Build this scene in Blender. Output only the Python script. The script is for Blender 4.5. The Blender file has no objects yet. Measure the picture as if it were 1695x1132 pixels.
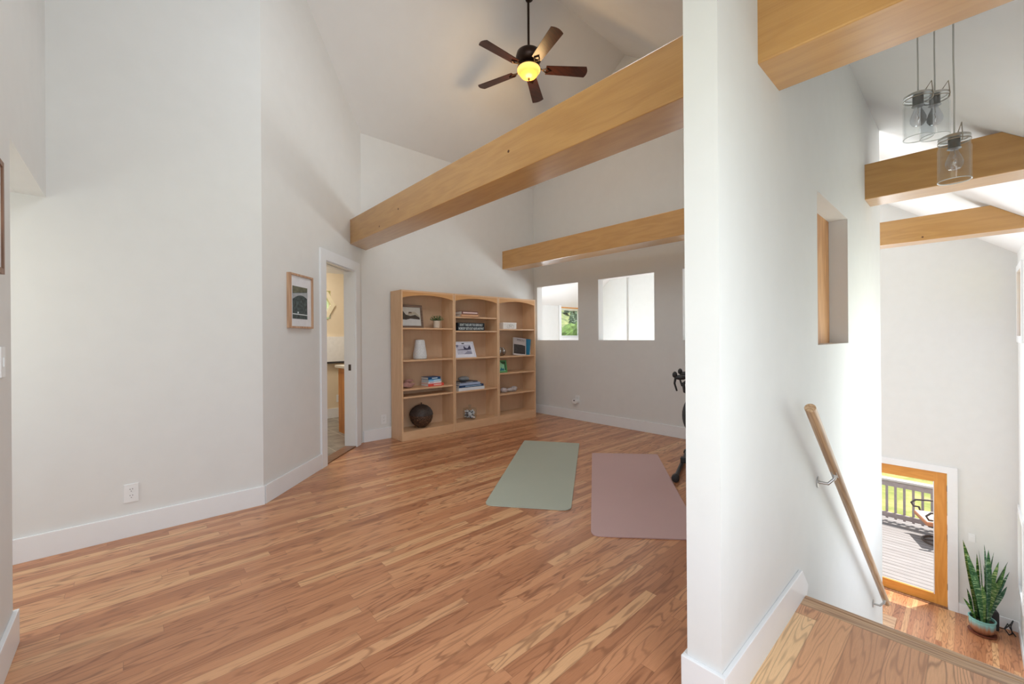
import bpy, bmesh, math, random
from mathutils import Vector, Matrix
random.seed(7)
C = bpy.context.scene.collection
S = bpy.context.scene
R = math.radians
H = 1.25                      # eye height above the upper floor (z = 0)

# ---------------------------------------------------------------- camera
cam_d = bpy.data.cameras.new('camera')
cam = bpy.data.objects.new('camera', cam_d); C.objects.link(cam)
cam_d.sensor_fit = 'HORIZONTAL'; cam_d.sensor_width = 36.0
cam_d.lens = 36.0 * 689.9 / 1695
cam_d.shift_x = -2.7 / 1695; cam_d.shift_y = -7.82 / 1695
cam_d.clip_start = 0.02; cam_d.clip_end = 500
cam.matrix_world = (Matrix.Translation((0, 0, H)) @ Matrix.Rotation(R(47.6252 - 90), 4, 'Z')
                    @ Matrix.Rotation(R(90), 4, 'X') @ Matrix.Rotation(-.0072, 4, 'Z'))
S.camera = cam

# ---------------------------------------------------------------- view, sky, sun
S.view_settings.view_transform = 'Standard'; S.view_settings.look = 'None'
S.view_settings.gamma = 1; S.view_settings.use_curve_mapping = False
S.view_settings.exposure = 0.16
W = bpy.data.worlds.new('sky'); S.world = W; W.use_nodes = True
bg = W.node_tree.nodes['Background']
bg.inputs[0].default_value = (0.72, 0.84, 1.0, 1); bg.inputs[1].default_value = .85

def sun(name, travel, energy, angle, col):
    d = bpy.data.lights.new(name, 'SUN'); d.energy = energy; d.angle = R(angle); d.color = col
    o = bpy.data.objects.new(name, d); C.objects.link(o)
    o.rotation_euler = Vector(travel).to_track_quat('-Z', 'Y').to_euler(); o.location = (6, -4, 12)
def area(name, loc, direction, sx, sy, energy, col=(1, 1, 1), spread=180):
    d = bpy.data.lights.new(name, 'AREA'); d.shape = 'RECTANGLE'; d.size = sx; d.size_y = sy
    d.energy = energy; d.color = col; d.spread = R(spread)
    o = bpy.data.objects.new(name, d); C.objects.link(o); o.location = loc
    o.rotation_euler = Vector(direction).to_track_quat('-Z', 'Z').to_euler()
    return o
sun('sun', (-.88 * .27, .47 * .27, -.96), 6.0, 0.6, (1.0, .96, .9))
# daylight at unseen windows, with unseen fill lights added to brighten the rooms
DAY = (.86, .94, 1.0)
area('daylight_near_window', (.55, -.43, 1.15), (0, 1, 0), 1.3, 1.7, 27, DAY)
area('west_fill', (-.355, 1.05, 1.2), (1, 0, 0), 1.6, 1.7, 9, DAY)  # added light at an unseen west window, brightens the main room
area('roof_fill', (1.85, 1.72, 3.93), (0, .6, -.8), 2.2, .9, 31, DAY)  # added fill under the closed roof, no skylight is built there
area('daylight_hall_window', (-1.77, 3.1, 1.2), (1, 0, 0), .8, 1.5, 13, DAY)
area('daylight_stair_window', (4.3, -.43, .55), (0, 1, 0), 1.7, 1.9, 24, DAY)
area('great_room_fill', (9.08, 2.7, -.2), (-1, 0, 0), 2.2, 3.6, 180, DAY)  # added light behind the back wall, brightens the great room
area('gable_fill', (9.08, 2.6, 2.75), (-1, 0, 0), 2.0, 1.4, 42, DAY)  # added high on the far wall to brighten the stair ceiling
area('side_wall_fill', (6.6, 7.0, .3), (0, -1, 0), 1.6, 2.2, 130, DAY)  # added fill on the closed side wall, no window behind it
area('bathroom_fill', (1.6, 5.9, 2.55), (0, 0, -1), .5, .5, 22, (1, .93, .82))  # unseen lamp added to brighten the bathroom
area('hallway_ceiling_light', (-1.2, 3.1, 2.05), (0, 0, -1), .2, .2, 4, (1, .9, .68))

# ---------------------------------------------------------------- node helpers
def new_mat(name):
    m = bpy.data.materials.new(name); m.use_nodes = True
    nt = m.node_tree; b = nt.nodes['Principled BSDF']
    return m, nt, b
class N:
    def __init__(s, nt): s.nt = nt
    def a(s, t, **k):
        n = s.nt.nodes.new(t)
        for q, v in k.items(): setattr(n, q, v)
        return n
    def link(s, o, i): s.nt.links.new(o, i)
    def math(s, op, a, b=None, c=None, clamp=False):
        n = s.a('ShaderNodeMath', operation=op); n.use_clamp = clamp
        for i, v in enumerate((a, b, c)):
            if v is None: continue
            if isinstance(v, (int, float)): n.inputs[i].default_value = v
            else: s.link(v, n.inputs[i])
        return n.outputs[0]
    def comb(s, x, y, z):
        n = s.a('ShaderNodeCombineXYZ')
        for i, v in enumerate((x, y, z)):
            if isinstance(v, (int, float)): n.inputs[i].default_value = v
            else: s.link(v, n.inputs[i])
        return n.outputs[0]
    def sep(s, v):
        n = s.a('ShaderNodeSeparateXYZ'); s.link(v, n.inputs[0]); return n.outputs
    def obj(s): return s.a('ShaderNodeTexCoord').outputs['Object']
    def noise(s, v, scale=1, detail=2, rough=.5):
        n = s.a('ShaderNodeTexNoise'); n.inputs['Scale'].default_value = scale
        n.inputs['Detail'].default_value = detail; n.inputs['Roughness'].default_value = rough
        if v is not None: s.link(v, n.inputs['Vector'])
        return n.outputs['Fac']
    def ramp(s, f, stops):
        n = s.a('ShaderNodeValToRGB'); s.link(f, n.inputs[0]); cr = n.color_ramp
        while len(cr.elements) < len(stops): cr.elements.new(.5)
        for e, (p, c) in zip(cr.elements, stops):
            e.position = p; e.color = (*c, 1) if len(c) == 3 else c
        return n.outputs[0]
    def mix(s, f, a, b, mode='MIX'):
        n = s.a('ShaderNodeMix', data_type='RGBA', blend_type=mode)
        if isinstance(f, (int, float)): n.inputs[0].default_value = f
        else: s.link(f, n.inputs[0])
        for i, v in ((6, a), (7, b)):
            if isinstance(v, tuple): n.inputs[i].default_value = (*v, 1)
            else: s.link(v, n.inputs[i])
        return n.outputs[2]
    def bump(s, b, h, st, dist=.01):
        n = s.a('ShaderNodeBump'); n.inputs['Strength'].default_value = st
        n.inputs['Distance'].default_value = dist; s.link(h, n.inputs['Height'])
        s.link(n.outputs[0], b.inputs['Normal'])
def lin(r, g, b):
    return tuple(((c / 255) / 12.92 if c <= 10 else ((c / 255 + .055) / 1.055) ** 2.4) for c in (r, g, b))

MATS = {}
def plain(name, col, rough=.5, metal=0, var=.04, bump=0, scale=20, spec=None, coat=0):
    if name in MATS: return MATS[name]
    m, nt, b = new_mat(name); n = N(nt)
    f = n.noise(n.obj(), scale, 3)
    c = n.ramp(f, [(.3, tuple(x * (1 - var) for x in col)), (.7, tuple(min(1, x * (1 + var)) for x in col))])
    n.link(c, b.inputs['Base Color'])
    b.inputs['Roughness'].default_value = rough; b.inputs['Metallic'].default_value = metal
    if coat: b.inputs['Coat Weight'].default_value = coat
    if spec is not None: b.inputs['Specular IOR Level'].default_value = spec
    if bump: n.bump(b, n.noise(n.obj(), scale * 4, 3), bump, .003)
    MATS[name] = m; return m
def wood(name, light, dark, axis='Z', rough=.45, rings=6, stretch=14, scale=1.0, contrast=1.0, coat=0, lines=.5):
    """long-grained wood; the grain runs along `axis`"""
    m, nt, b = new_mat(name); n = N(nt)
    o = n.sep(n.obj()); i = 'XYZ'.index(axis)
    L = o[i]; A, B = [o[j] for j in range(3) if j != i]
    rnd = n.a('ShaderNodeObjectInfo').outputs['Random']
    v = n.comb(n.math('ADD', n.math('MULTIPLY', L, 1.3 * scale), n.math('MULTIPLY', rnd, 20)),
               n.math('MULTIPLY', A, stretch * scale), n.math('MULTIPLY', B, stretch * scale))
    g = n.noise(v, 1, 2, .5)
    r = n.math('PINGPONG', n.math('MULTIPLY', g, rings), .5)
    r = n.math('MULTIPLY', r, 2)
    fv = n.comb(n.math('MULTIPLY', L, 5 * scale), n.math('MULTIPLY', A, 260 * scale), n.math('MULTIPLY', B, 260 * scale))
    fine = n.noise(fv, 1, 3, .6)
    t = n.math('ADD', n.math('MULTIPLY', r, lines), n.math('MULTIPLY', fine, 1 - lines))
    mid = tuple((a + d) / 2 for a, d in zip(light, dark))
    lo = tuple(m_ + (d - m_) * contrast for m_, d in zip(mid, dark)); hi = tuple(m_ + (a - m_) * contrast for m_, a in zip(mid, light))
    c = n.ramp(t, [(.15, lo), (.45, mid), (.8, hi)])
    n.link(c, b.inputs['Base Color']); b.inputs['Roughness'].default_value = rough
    if coat: b.inputs['Coat Weight'].default_value = coat; b.inputs['Coat Roughness'].default_value = .25
    n.bump(b, fine, .06, .002)
    MATS[name] = m; return m
def oak_floor(name, w=.057, length=1.05, tint=None, rough=.3, gs=1.0, gapk=.42, rings=8.5, gx=1.7):
    m, nt, b = new_mat(name); n = N(nt)
    o = n.sep(n.obj()); X, Y = o[0], o[1]
    ys = n.math('DIVIDE', Y, w); row = n.math('FLOOR', ys)
    wn = n.a('ShaderNodeTexWhiteNoise', noise_dimensions='1D'); n.link(row, wn.inputs['W'])
    xs = n.math('ADD', n.math('DIVIDE', X, length), n.math('MULTIPLY', wn.outputs[0], 9.7)); col = n.math('FLOOR', xs)
    wc = n.a('ShaderNodeTexWhiteNoise', noise_dimensions='3D'); n.link(n.comb(row, col, 3.1), wc.inputs['Vector'])
    idv = wc.outputs[0]; ids = n.sep(wc.outputs[1])
    # cathedral rings
    v = n.comb(n.math('ADD', n.math('MULTIPLY', X, gx), n.math('MULTIPLY', idv, 61)),
               n.math('ADD', n.math('MULTIPLY', Y, 13 * gs), n.math('MULTIPLY', ids[1], 23)), n.math('MULTIPLY', ids[2], 31))
    g = n.noise(v, 1, 2.2, .45)
    r = n.math('PINGPONG', n.math('MULTIPLY', g, rings), .5)
    ring = n.a('ShaderNodeMapRange', interpolation_type='SMOOTHSTEP'); n.link(r, ring.inputs[0])
    ring.inputs[1].default_value = .0; ring.inputs[2].default_value = .24; ring.inputs[3].default_value = 1; ring.inputs[4].default_value = 0
    # pores: fine dark dashes inside the rings
    fv = n.comb(n.math('MULTIPLY', X, 14), n.math('MULTIPLY', Y, 420), idv)
    fine = n.noise(fv, 1, 3, .65)
    pores = n.math('MULTIPLY', ring.outputs[0], n.math('ADD', n.math('MULTIPLY', fine, 1.3), .1), clamp=True)
    base = n.ramp(idv, [(0, lin(172, 116, 82)), (.3, lin(194, 136, 98)), (.6, lin(208, 152, 110)), (.85, lin(218, 168, 124)), (1, lin(234, 192, 142))])
    hue = n.mix(n.math('MULTIPLY', ids[0], .3), base, lin(184, 120, 92))
    c = n.mix(n.math('MULTIPLY', pores, n.math('ADD', .35, n.math('MULTIPLY', ids[2], .5))), hue, lin(112, 66, 44))
    streak = n.ramp(fine, [(.25, (.86, .84, .82)), (.6, (1.04, 1.04, 1.04))])
    c = n.mix(1, c, streak, 'MULTIPLY')
    fy = n.math('FRACT', ys); fx = n.math('FRACT', xs)
    dy = n.math('MINIMUM', fy, n.math('SUBTRACT', 1, fy)); dx = n.math('MULTIPLY', n.math('MINIMUM', fx, n.math('SUBTRACT', 1, fx)), length / w)
    d = n.math('MINIMUM', dy, dx)
    gap = n.a('ShaderNodeMapRange'); n.link(d, gap.inputs[0]); gap.inputs[1].default_value = .006; gap.inputs[2].default_value = .028
    gap.inputs[3].default_value = gapk; gap.inputs[4].default_value = 0
    c = n.mix(gap.outputs[0], c, lin(96, 56, 38))
    if tint: c = n.mix(1, c, tint, 'MULTIPLY')
    n.link(c, b.inputs['Base Color'])
    rr = n.math('ADD', rough - .04, n.math('MULTIPLY', n.noise(n.obj(), 3, 3), .1)); n.link(rr, b.inputs['Roughness'])
    hgt = n.math('SUBTRACT', n.math('MULTIPLY', fine, .25), gap.outputs[0])
    n.bump(b, hgt, .12, .002)
    MATS[name] = m; return m
def glass_thin(name, tint=(1, 1, 1), gloss=.08):
    m, nt, b = new_mat(name); n = N(nt); nt.nodes.remove(b)
    t = n.a('ShaderNodeBsdfTransparent'); t.inputs[0].default_value = (*tint, 1)
    g = n.a('ShaderNodeBsdfGlossy'); g.inputs['Roughness'].default_value = .02
    lw = n.a('ShaderNodeLayerWeight'); lw.inputs[0].default_value = .25
    f = n.math('ADD', n.math('MULTIPLY', n.math('POWER', lw.outputs['Facing'], 2.0), .4), gloss * .3, clamp=True)
    mx = n.a('ShaderNodeMixShader'); n.link(f, mx.inputs[0]); n.link(t.outputs[0], mx.inputs[1]); n.link(g.outputs[0], mx.inputs[2])
    n.link(mx.outputs[0], nt.nodes['Material Output'].inputs[0]); MATS[name] = m; return m
def emit(name, col, st):
    m, nt, b = new_mat(name); b.inputs['Base Color'].default_value = (*col, 1)
    b.inputs['Emission Color'].default_value = (*col, 1); b.inputs['Emission Strength'].default_value = st
    b.inputs['Roughness'].default_value = .4; MATS[name] = m; return m

wall_m = plain('wall_paint', (.735, .735, .725), .62, var=.012, bump=.03, scale=8)
ceil_m = plain('ceiling_paint', (.78, .775, .77), .75, var=.01, scale=6)
trim_m = plain('trim_paint', (.83, .84, .86), .32, var=.01, scale=10)
floor_m = oak_floor('oak_floor')
landing_lit_m = oak_floor('landing_oak_lit', w=.115, length=2.3, tint=(1.26, 1.42, 1.5), rough=.34, gs=.9, gapk=.35, rings=15, gx=1.1)  # tint puts the stronger light on the landing into the board colour
low_floor_m = oak_floor('lower_oak_floor', tint=(1.0, .97, .92))
nosing_m = wood('oak_nosing', lin(206, 168, 130), lin(140, 98, 70), 'Y', .35, 7, 22)
beam_m = wood('fir_beam', lin(200, 152, 88), lin(176, 126, 66), 'Y', .3, 5, 9, contrast=.8, coat=.8, lines=.35)
maple_m = wood('maple_panel', lin(234, 198, 160), lin(212, 170, 130), 'Z', .42, 4, 7, contrast=.7, lines=.3)
maple_h = wood('maple_shelf', lin(234, 196, 158), lin(210, 166, 126), 'X', .4, 4, 7, contrast=.7, lines=.3)
fir_z = wood('fir_door', lin(226, 160, 78), lin(204, 134, 56), 'Z', .38, 5, 9, contrast=.8, lines=.35)
fir_y = wood('fir_rail', lin(226, 160, 78), lin(204, 134, 56), 'Y', .38, 5, 9, contrast=.8, lines=.35)
black_m = plain('black_plastic', (.018, .018, .02), .4, var=.1)
glass_m = glass_thin('window_glass')
white_m = plain('white_plastic', (.82, .83, .84), .35, var=.01)
steel_m = plain('brushed_steel', (.55, .55, .55), .3, 1, var=.05)

# ---------------------------------------------------------------- mesh helpers
class MB:
    def __init__(s): s.bm = bmesh.new()
    def box(s, x0, x1, y0, y1, z0, z1, M=None):
        v = [s.bm.verts.new(Vector(p)) for p in ((x0, y0, z0), (x1, y0, z0), (x1, y1, z0), (x0, y1, z0), (x0, y0, z1), (x1, y0, z1), (x1, y1, z1), (x0, y1, z1))]
        for f in ((0, 3, 2, 1), (4, 5, 6, 7), (0, 1, 5, 4), (1, 2, 6, 5), (2, 3, 7, 6), (3, 0, 4, 7)): s.bm.faces.new([v[i] for i in f])
        if M is not None:
            for q in v: q.co = M @ q.co
        return s
    def prism(s, pts, vec):
        vec = Vector(vec); a = [s.bm.verts.new(Vector(p)) for p in pts]; b = [s.bm.verts.new(Vector(p) + vec) for p in pts]
        n = len(a); s.bm.faces.new(a[::-1]); s.bm.faces.new(b)
        for i in range(n): s.bm.faces.new((a[i], a[(i + 1) % n], b[(i + 1) % n], b[i]))
        return s
    def tube(s, path, r, seg=10, closed=False, cap=True):
        P = [Vector(p) for p in path]; n = len(P); rings = []
        rad = r if isinstance(r, (list, tuple)) else [r] * n
        up = None
        for i in range(n):
            t = (P[(i + 1) % n] - P[i - 1]) if closed else (P[min(i + 1, n - 1)] - P[max(i - 1, 0)])
            t.normalize()
            if up is None:
                up = Vector((0, 0, 1)) if abs(t.z) < .9 else Vector((1, 0, 0))
            up = (up - t * up.dot(t)).normalized(); sd = t.cross(up)
            rings.append([s.bm.verts.new(P[i] + (up * math.cos(a) + sd * math.sin(a)) * rad[i]) for a in [2 * math.pi * k / seg for k in range(seg)]])
        m = n if closed else n - 1
        for i in range(m):
            A, B = rings[i], rings[(i + 1) % n]
            for k in range(seg): s.bm.faces.new((A[k], A[(k + 1) % seg], B[(k + 1) % seg], B[k]))
        if cap and not closed:
            s.bm.faces.new(rings[0][::-1]); s.bm.faces.new(rings[-1])
        return s
    def lathe(s, prof, c=(0, 0, 0), seg=24, M=None):
        c = Vector(c); rings = []; allv = []
        for r, z in prof:
            if r < 1e-5: q = [s.bm.verts.new(c + Vector((0, 0, z)))]
            else: q = [s.bm.verts.new(c + Vector((r * math.cos(2 * math.pi * k / seg), r * math.sin(2 * math.pi * k / seg), z))) for k in range(seg)]
            rings.append(q); allv += q
        for A, B in zip(rings, rings[1:]):
            for k in range(seg):
                k2 = (k + 1) % seg
                if len(A) == 1 and len(B) == 1: continue
                if len(A) == 1: s.bm.faces.new((A[0], B[k2], B[k]))
                elif len(B) == 1: s.bm.faces.new((A[k], A[k2], B[0]))
                else: s.bm.faces.new((A[k], A[k2], B[k2], B[k]))
        if M is not None:
            for q in allv: q.co = M @ q.co
        return s
    def blob(s, c, r, sub=3, amp=.15, fr=3.0, seed=0):
        from mathutils import noise
        c = Vector(c); r = Vector(r) if not isinstance(r, (int, float)) else Vector((r, r, r))
        g = bmesh.ops.create_icosphere(s.bm, subdivisions=sub, radius=1)
        for v in g['verts']:
            d = v.co.copy(); k = 1 + amp * noise.noise(d * fr + Vector((seed * 7.1, seed, 0))) * 2
            v.co = c + Vector((d.x * r.x, d.y * r.y, d.z * r.z)) * k
        return s
    def mesh(s, name, mat, smooth=False, bevel=0):
        bmesh.ops.recalc_face_normals(s.bm, faces=s.bm.faces)
        if bevel:
            e = [e for e in s.bm.edges if len(e.link_faces) == 2 and e.calc_face_angle(0) > .6]
            bmesh.ops.bevel(s.bm, geom=e, offset=bevel, segments=2, affect='EDGES', profile=.6)
        me = bpy.data.meshes.new(name); s.bm.to_mesh(me); s.bm.free()
        if mat is not None: me.materials.append(mat)
        if smooth:
            for p in me.polygons: p.use_smooth = True
            if smooth != 'all':
                try: me.set_sharp_from_angle(angle=R(40))
                except Exception: pass
        return me
    def build(s, name, mat, parent=None, smooth=False, bevel=0, loc=None, rot=None):
        o = bpy.data.objects.new(name, s.mesh(name, mat, smooth, bevel)); C.objects.link(o)
        if parent: o.parent = parent
        if loc is not None: o.location = loc
        if rot is not None: o.rotation_euler = rot
        return o
def tag(o, label, cat, group=None):
    o['label'] = label; o['category'] = cat
    if group: o['group'] = group
    return o
def thing(name, label, cat, loc=(0, 0, 0), rz=0, group=None):
    o = bpy.data.objects.new(name, None); C.objects.link(o); o.empty_display_size = .05
    o.location = loc; o.rotation_euler = (0, 0, rz); return tag(o, label, cat, group)
def struct(o, kind='structure'): o['kind'] = kind; return o
def copy_tree(o, parent=None):
    c = o.copy(); C.objects.link(c)
    if parent: c.parent = parent
    for ch in list(o.children): copy_tree(ch, c)
    return c
def text_mesh(name, body, size, mat, parent, M, extrude=.0006, sx=1.0, align='CENTER', font_bold=0):
    cu = bpy.data.curves.new(name, 'FONT'); cu.body = body; cu.size = size; cu.extrude = extrude
    cu.align_x = align; cu.align_y = 'CENTER'; cu.offset = font_bold
    t = bpy.data.objects.new(name + '_src', cu); C.objects.link(t)
    dg = bpy.context.evaluated_depsgraph_get(); me = bpy.data.meshes.new_from_object(t.evaluated_get(dg))
    bpy.data.objects.remove(t); bpy.data.curves.remove(cu)
    me.transform(Matrix.Diagonal((sx, 1, 1, 1))); me.transform(M)
    me.name = name; me.materials.clear(); me.materials.append(mat)
    o = bpy.data.objects.new(name, me); C.objects.link(o); o.parent = parent; return o

def panel(name, O, U, Nn, thick, u0, u1, bot, top, breaks=(), holes=(), mat=None, Z=(0, 0, 1)):
    """wall with a sloping outline and rectangular holes (u0,u1,z0,z1)"""
    O, U, Nn, Z = Vector(O), Vector(U), Vector(Nn) * thick, Vector(Z)
    us = sorted({u0, u1, *[b for b in breaks if u0 < b < u1], *[h for q in holes for h in q[:2] if u0 < h < u1]})
    mb = MB(); P = lambda u, z: O + U * u + Z * z
    for a, b in zip(us, us[1:]):
        m = (a + b) / 2; e = 1e-6
        segs = []; cur = (bot(a + e), bot(b - e))
        for q in sorted([q for q in holes if q[0] < m < q[1]], key=lambda q: q[2]):
            segs.append((cur, (q[2], q[2]))); cur = (q[3], q[3])
        segs.append((cur, (top(a + e), top(b - e))))
        for lo, hi in segs:
            if max(hi[0] - lo[0], hi[1] - lo[1]) < 1e-4: continue
            mb.prism([P(a, lo[0]), P(b, lo[1]), P(b, hi[1]), P(a, hi[0])], Nn)
    bmesh.ops.remove_doubles(mb.bm, verts=mb.bm.verts, dist=1e-5)
    dup = {}
    for f in mb.bm.faces: dup.setdefault(tuple(sorted(v.index for v in f.verts)), []).append(f)
    mb.bm.verts.index_update(); dup = {}
    for f in mb.bm.faces: dup.setdefault(tuple(sorted(v.index for v in f.verts)), []).append(f)
    kill = [f for fs in dup.values() if len(fs) > 1 for f in fs]
    if kill: bmesh.ops.delete(mb.bm, geom=kill, context='FACES_ONLY')
    return struct(mb.build(name, mat or wall_m))

# ---------------------------------------------------------------- dimensions
YL, DG, Y2, X2 = 3.616, 2.893, 4.916, 4.944
YS, TC, XC, XN = .555, .115, 1.42, 2.356
YR, ZR, SP, SM = 3.137, 5.068, .763, .755
XW, YH, XF, ZL, YX, YN = -.371, 2.652, 9.11, -2.92, -.444, 7.1
roof = lambda y: ZR - (SP * (y - YR) if y > YR else SM * (YR - y))
X1 = YL - DG                                     # corner of left and diagonal wall

# ---------------------------------------------------------------- shell
# floors
mb = MB(); mb.prism([(-1.9, -.56, -.24), (XN, -.56, -.24), (XN, YS + .05, -.24), (X2 + .02, YS + .05, -.24), (X2 + .02, Y2, -.24), (Y2 - DG, Y2, -.24), (X1, YL, -.24), (-1.9, YL, -.24)], (0, 0, .24))
struct(mb.build('floor', floor_m))
struct(MB().box(XN, XF, YX, YN, ZL - .1, ZL).build('floor_lower', low_floor_m))
struct(MB().box(XN - .012, XN + .022, YX, YS - .015, -.03, .004).build('trim_1', nosing_m, bevel=.006))
struct(MB().box(XN - .075, XN - .012, YX, YS - .015, -.02, .0025).build('trim_2', nosing_m))
struct(MB().box(XC, XN - .075, YX, YS - .01, -.01, .002).build('floor_landing', landing_lit_m))
# ceiling, two slopes meeting at the ridge
sl = math.hypot(1, SP); sl2 = math.hypot(1, SM)
panel('ceiling_left', (0, YR, ZR), (1, 0, 0), (0, SP / sl, 1 / sl), .12, -1.9, XF + .12, lambda u: 0, lambda u: (YN + .12 - YR) * sl, mat=ceil_m, Z=(0, 1 / sl, -SP / sl))
k = lambda y: (YR - y) * sl2
panel('ceiling_right', (0, YR, ZR), (1, 0, 0), (0, -SM / sl2, 1 / sl2), .12, -1.9, XF + .12, lambda u: 0, lambda u: (YR + .6) * sl2, mat=ceil_m,
      Z=(0, -1 / sl2, -SM / sl2))
# walls
zero = lambda u: 0
panel('wall_left', (0, YL, 0), (1, 0, 0), (0, 1, 0), .115, -1.9, X1, zero, lambda u: roof(YL) + .02)
U, Nd = Vector((.70711, .70711, 0)), Vector((-.70711, .70711, 0)); OD = Vector((X1, YL, 0)); LD = (Y2 - DG - X1) * 1.41421
D0, D1, DT = .949, 1.655, 2.03
panel('wall_diagonal', OD, U, Nd, .12, 0, LD, zero, lambda u: roof(YL + u * .70711) + .02, holes=[(D0, D1, -.001, DT)])
panel('wall_front', (0, Y2, 0), (1, 0, 0), (0, 1, 0), .115, Y2 - DG, X2 + .115, zero, lambda u: roof(Y2) + .02)
panel('wall_back', (X2, 0, 0), (0, 1, 0), (1, 0, 0), .115, YS, Y2 + .115, lambda u: ZL if u > 0 else 0, lambda u: roof(u) + .02, breaks=(YR,),
      holes=[(3.975, 4.834, 1.199, 2.07), (2.735, 3.607, 1.199, 2.07), (1.49, 2.36, 1.199, 2.07)])
NX0, NX1, NZ0, NZ1 = 2.73, 3.56, 1.196, 2.031
panel('wall_stair', (0, YS, 0), (1, 0, 0), (0, 1, 0), TC, XC, X2, lambda u: ZL if u > XN else 0, lambda u: roof(YS) + .02, breaks=(XN,), holes=[(NX0, NX1, NZ0, NZ1)])
panel('wall_west', (XW, 0, 0), (0, 1, 0), (-1, 0, 0), .115, YX, YL + .115, lambda u: 0 if u < YH else 2.083, lambda u: roof(u) + .02, breaks=(YR, YH), holes=[(.2, 1.9, .3, 2.1)])
panel('wall_right', (0, YX, 0), (1, 0, 0), (0, -1, 0), .12, XW - .115, XF + .12, lambda u: ZL if u > XN else 0, lambda u: roof(YX) + .02, breaks=(XN,),
      holes=[(-.1, 1.2, .3, 2.0), (3.45, 5.15, -.4, 1.5), (8.25, 8.9, 1.22, 2.08), (8.3, 8.95, -2.2, -1.2)])
panel('wall_far', (XF, 0, 0), (0, 1, 0), (1, 0, 0), .12, YX - .12, YN + .12, lambda u: ZL, lambda u: roof(u) + .02, breaks=(YR,),
      holes=[(.24, 1.16, ZL - .001, -.86), (1.6, 3.8, -2.0, 1.6), (1.6, 3.6, 2.0, 3.5)])
panel('wall_side', (0, YN, 0), (1, 0, 0), (0, 1, 0), .12, X2, XF, lambda u: ZL, lambda u: roof(YN) + .02, holes=[(5.8, 7.4, -.8, 1.4), (8.13, 9.0, 1.24, 2.13)] if 0 else [(8.13, 8.95, 1.24, 2.08)])
# hallway recess behind the header
struct(MB().box(-1.9, XW - .115, YH - .115, YH, 0, 2.083).build('wall_hall_side', wall_m))
panel('wall_hall_end', (-1.79, 0, 0), (0, 1, 0), (-1, 0, 0), .11, YH - .1, YL, zero, lambda u: 2.083, holes=[(2.7, 3.5, .45, 1.95)])
struct(MB().box(-1.9, XW - .114, YH - .115, YL, 2.083, 2.2).build('ceiling_hall', ceil_m))
# ---- bathroom behind the diagonal door
bath_wall = plain('bath_wall_paint', lin(226, 210, 184), .6, var=.01)
panel('wall_bath_far', (0, 6.79, 0), (1, 0, 0), (0, 1, 0), .1, .3, 3.1, zero, lambda u: 2.7, mat=bath_wall, holes=[(1.86, 2.30, 1.56, 2.0)])
struct(MB().box(.2, .3, 3.9, 6.9, 0, 2.7).build('wall_bath_left', bath_wall))
struct(MB().box(3.0, 3.1, 5.04, 6.9, 0, 2.7).build('wall_bath_right', bath_wall))
mb = MB(); mb.prism([(.2, 3.9, 2.62), (X1 - .05, YL + .13, 2.62), (Y2 - DG - .06, Y2 + .04, 2.62), (3.1, 5.03, 2.62), (3.1, 6.9, 2.62), (.2, 6.9, 2.62)], (0, 0, .08)); struct(mb.build('ceiling_bath', ceil_m))
tile, nt, b = new_mat('slate_tile'); n = N(nt); o = n.sep(n.obj())
fx = n.math('FRACT', n.math('DIVIDE', o[0], .33)); fy = n.math('FRACT', n.math('DIVIDE', o[1], .33))
g = n.math('MINIMUM', n.math('MINIMUM', fx, n.math('SUBTRACT', 1, fx)), n.math('MINIMUM', fy, n.math('SUBTRACT', 1, fy)))
tc_ = n.ramp(n.noise(n.obj(), 7, 5, .6), [(.3, lin(112, 106, 98)), (.7, lin(160, 152, 142))])
n.link(n.mix(n.math('LESS_THAN', g, .012), tc_, lin(190, 182, 170)), b.inputs['Base Color']); b.inputs['Roughness'].default_value = .4
mb = MB(); mb.prism([(.3, 3.9, -.1), (X1 + .02, YL + .06, -.1), (Y2 - DG - .05, Y2 + .03, -.1), (3, 5.04, -.1), (3, 6.79, -.1), (.3, 6.79, -.1)], (0, 0, .101))
struct(mb.build('floor_bath', tile))
struct(MB().box(.3, 3.0, 6.775, 6.79, 0, .15).build('baseboard_bath', trim_m))
# threshold strip
MDI = Matrix.Translation(OD) @ Matrix(((U.x, -Nd.x, 0, 0), (U.y, -Nd.y, 0, 0), (0, 0, 1, 0), (0, 0, 0, 1)))   # local x along the wall, local y into the room
thr = wood('oak_threshold', lin(150, 110, 84), lin(110, 76, 54), 'X', .4)
struct(MB().box(D0, D1, -.12, .0, 0, .012, MDI).build('trim_3', thr))
# door casing + jambs (one frame)
mb = MB()
mb.box(D0 - .1, D0 + .004, .0, .018, 0, DT + .1, MDI); mb.box(D1 - .004, D1 + .1, .0, .018, 0, DT + .1, MDI); mb.box(D0 + .004, D1 - .004, .0, .018, DT - .004, DT + .1, MDI)
mb.box(D0 - .02, D0 + .012, -.128, .0, .012, DT, MDI); mb.box(D1 - .012, D1 + .02, -.128, .0, .012, DT, MDI)
mb.box(D0 + .012, D1 - .012, -.128, -.072, DT - .014, DT, MDI); mb.box(D0 + .012, D1 - .012, -.05, .0, DT - .014, DT, MDI)
fr = struct(mb.build('door_1', trim_m))
MB().box(D1 - .0135, D1 - .011, -.078, -.048, .88, .95, MDI).build('latch_plate', plain('dark_bronze', (.12, .1, .09), .35, .8), fr)
MB().box(D0 + .012, D1 - .012, -.07, -.052, DT - .008, DT - .002, MDI).build('door_track', black_m, fr)

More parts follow.
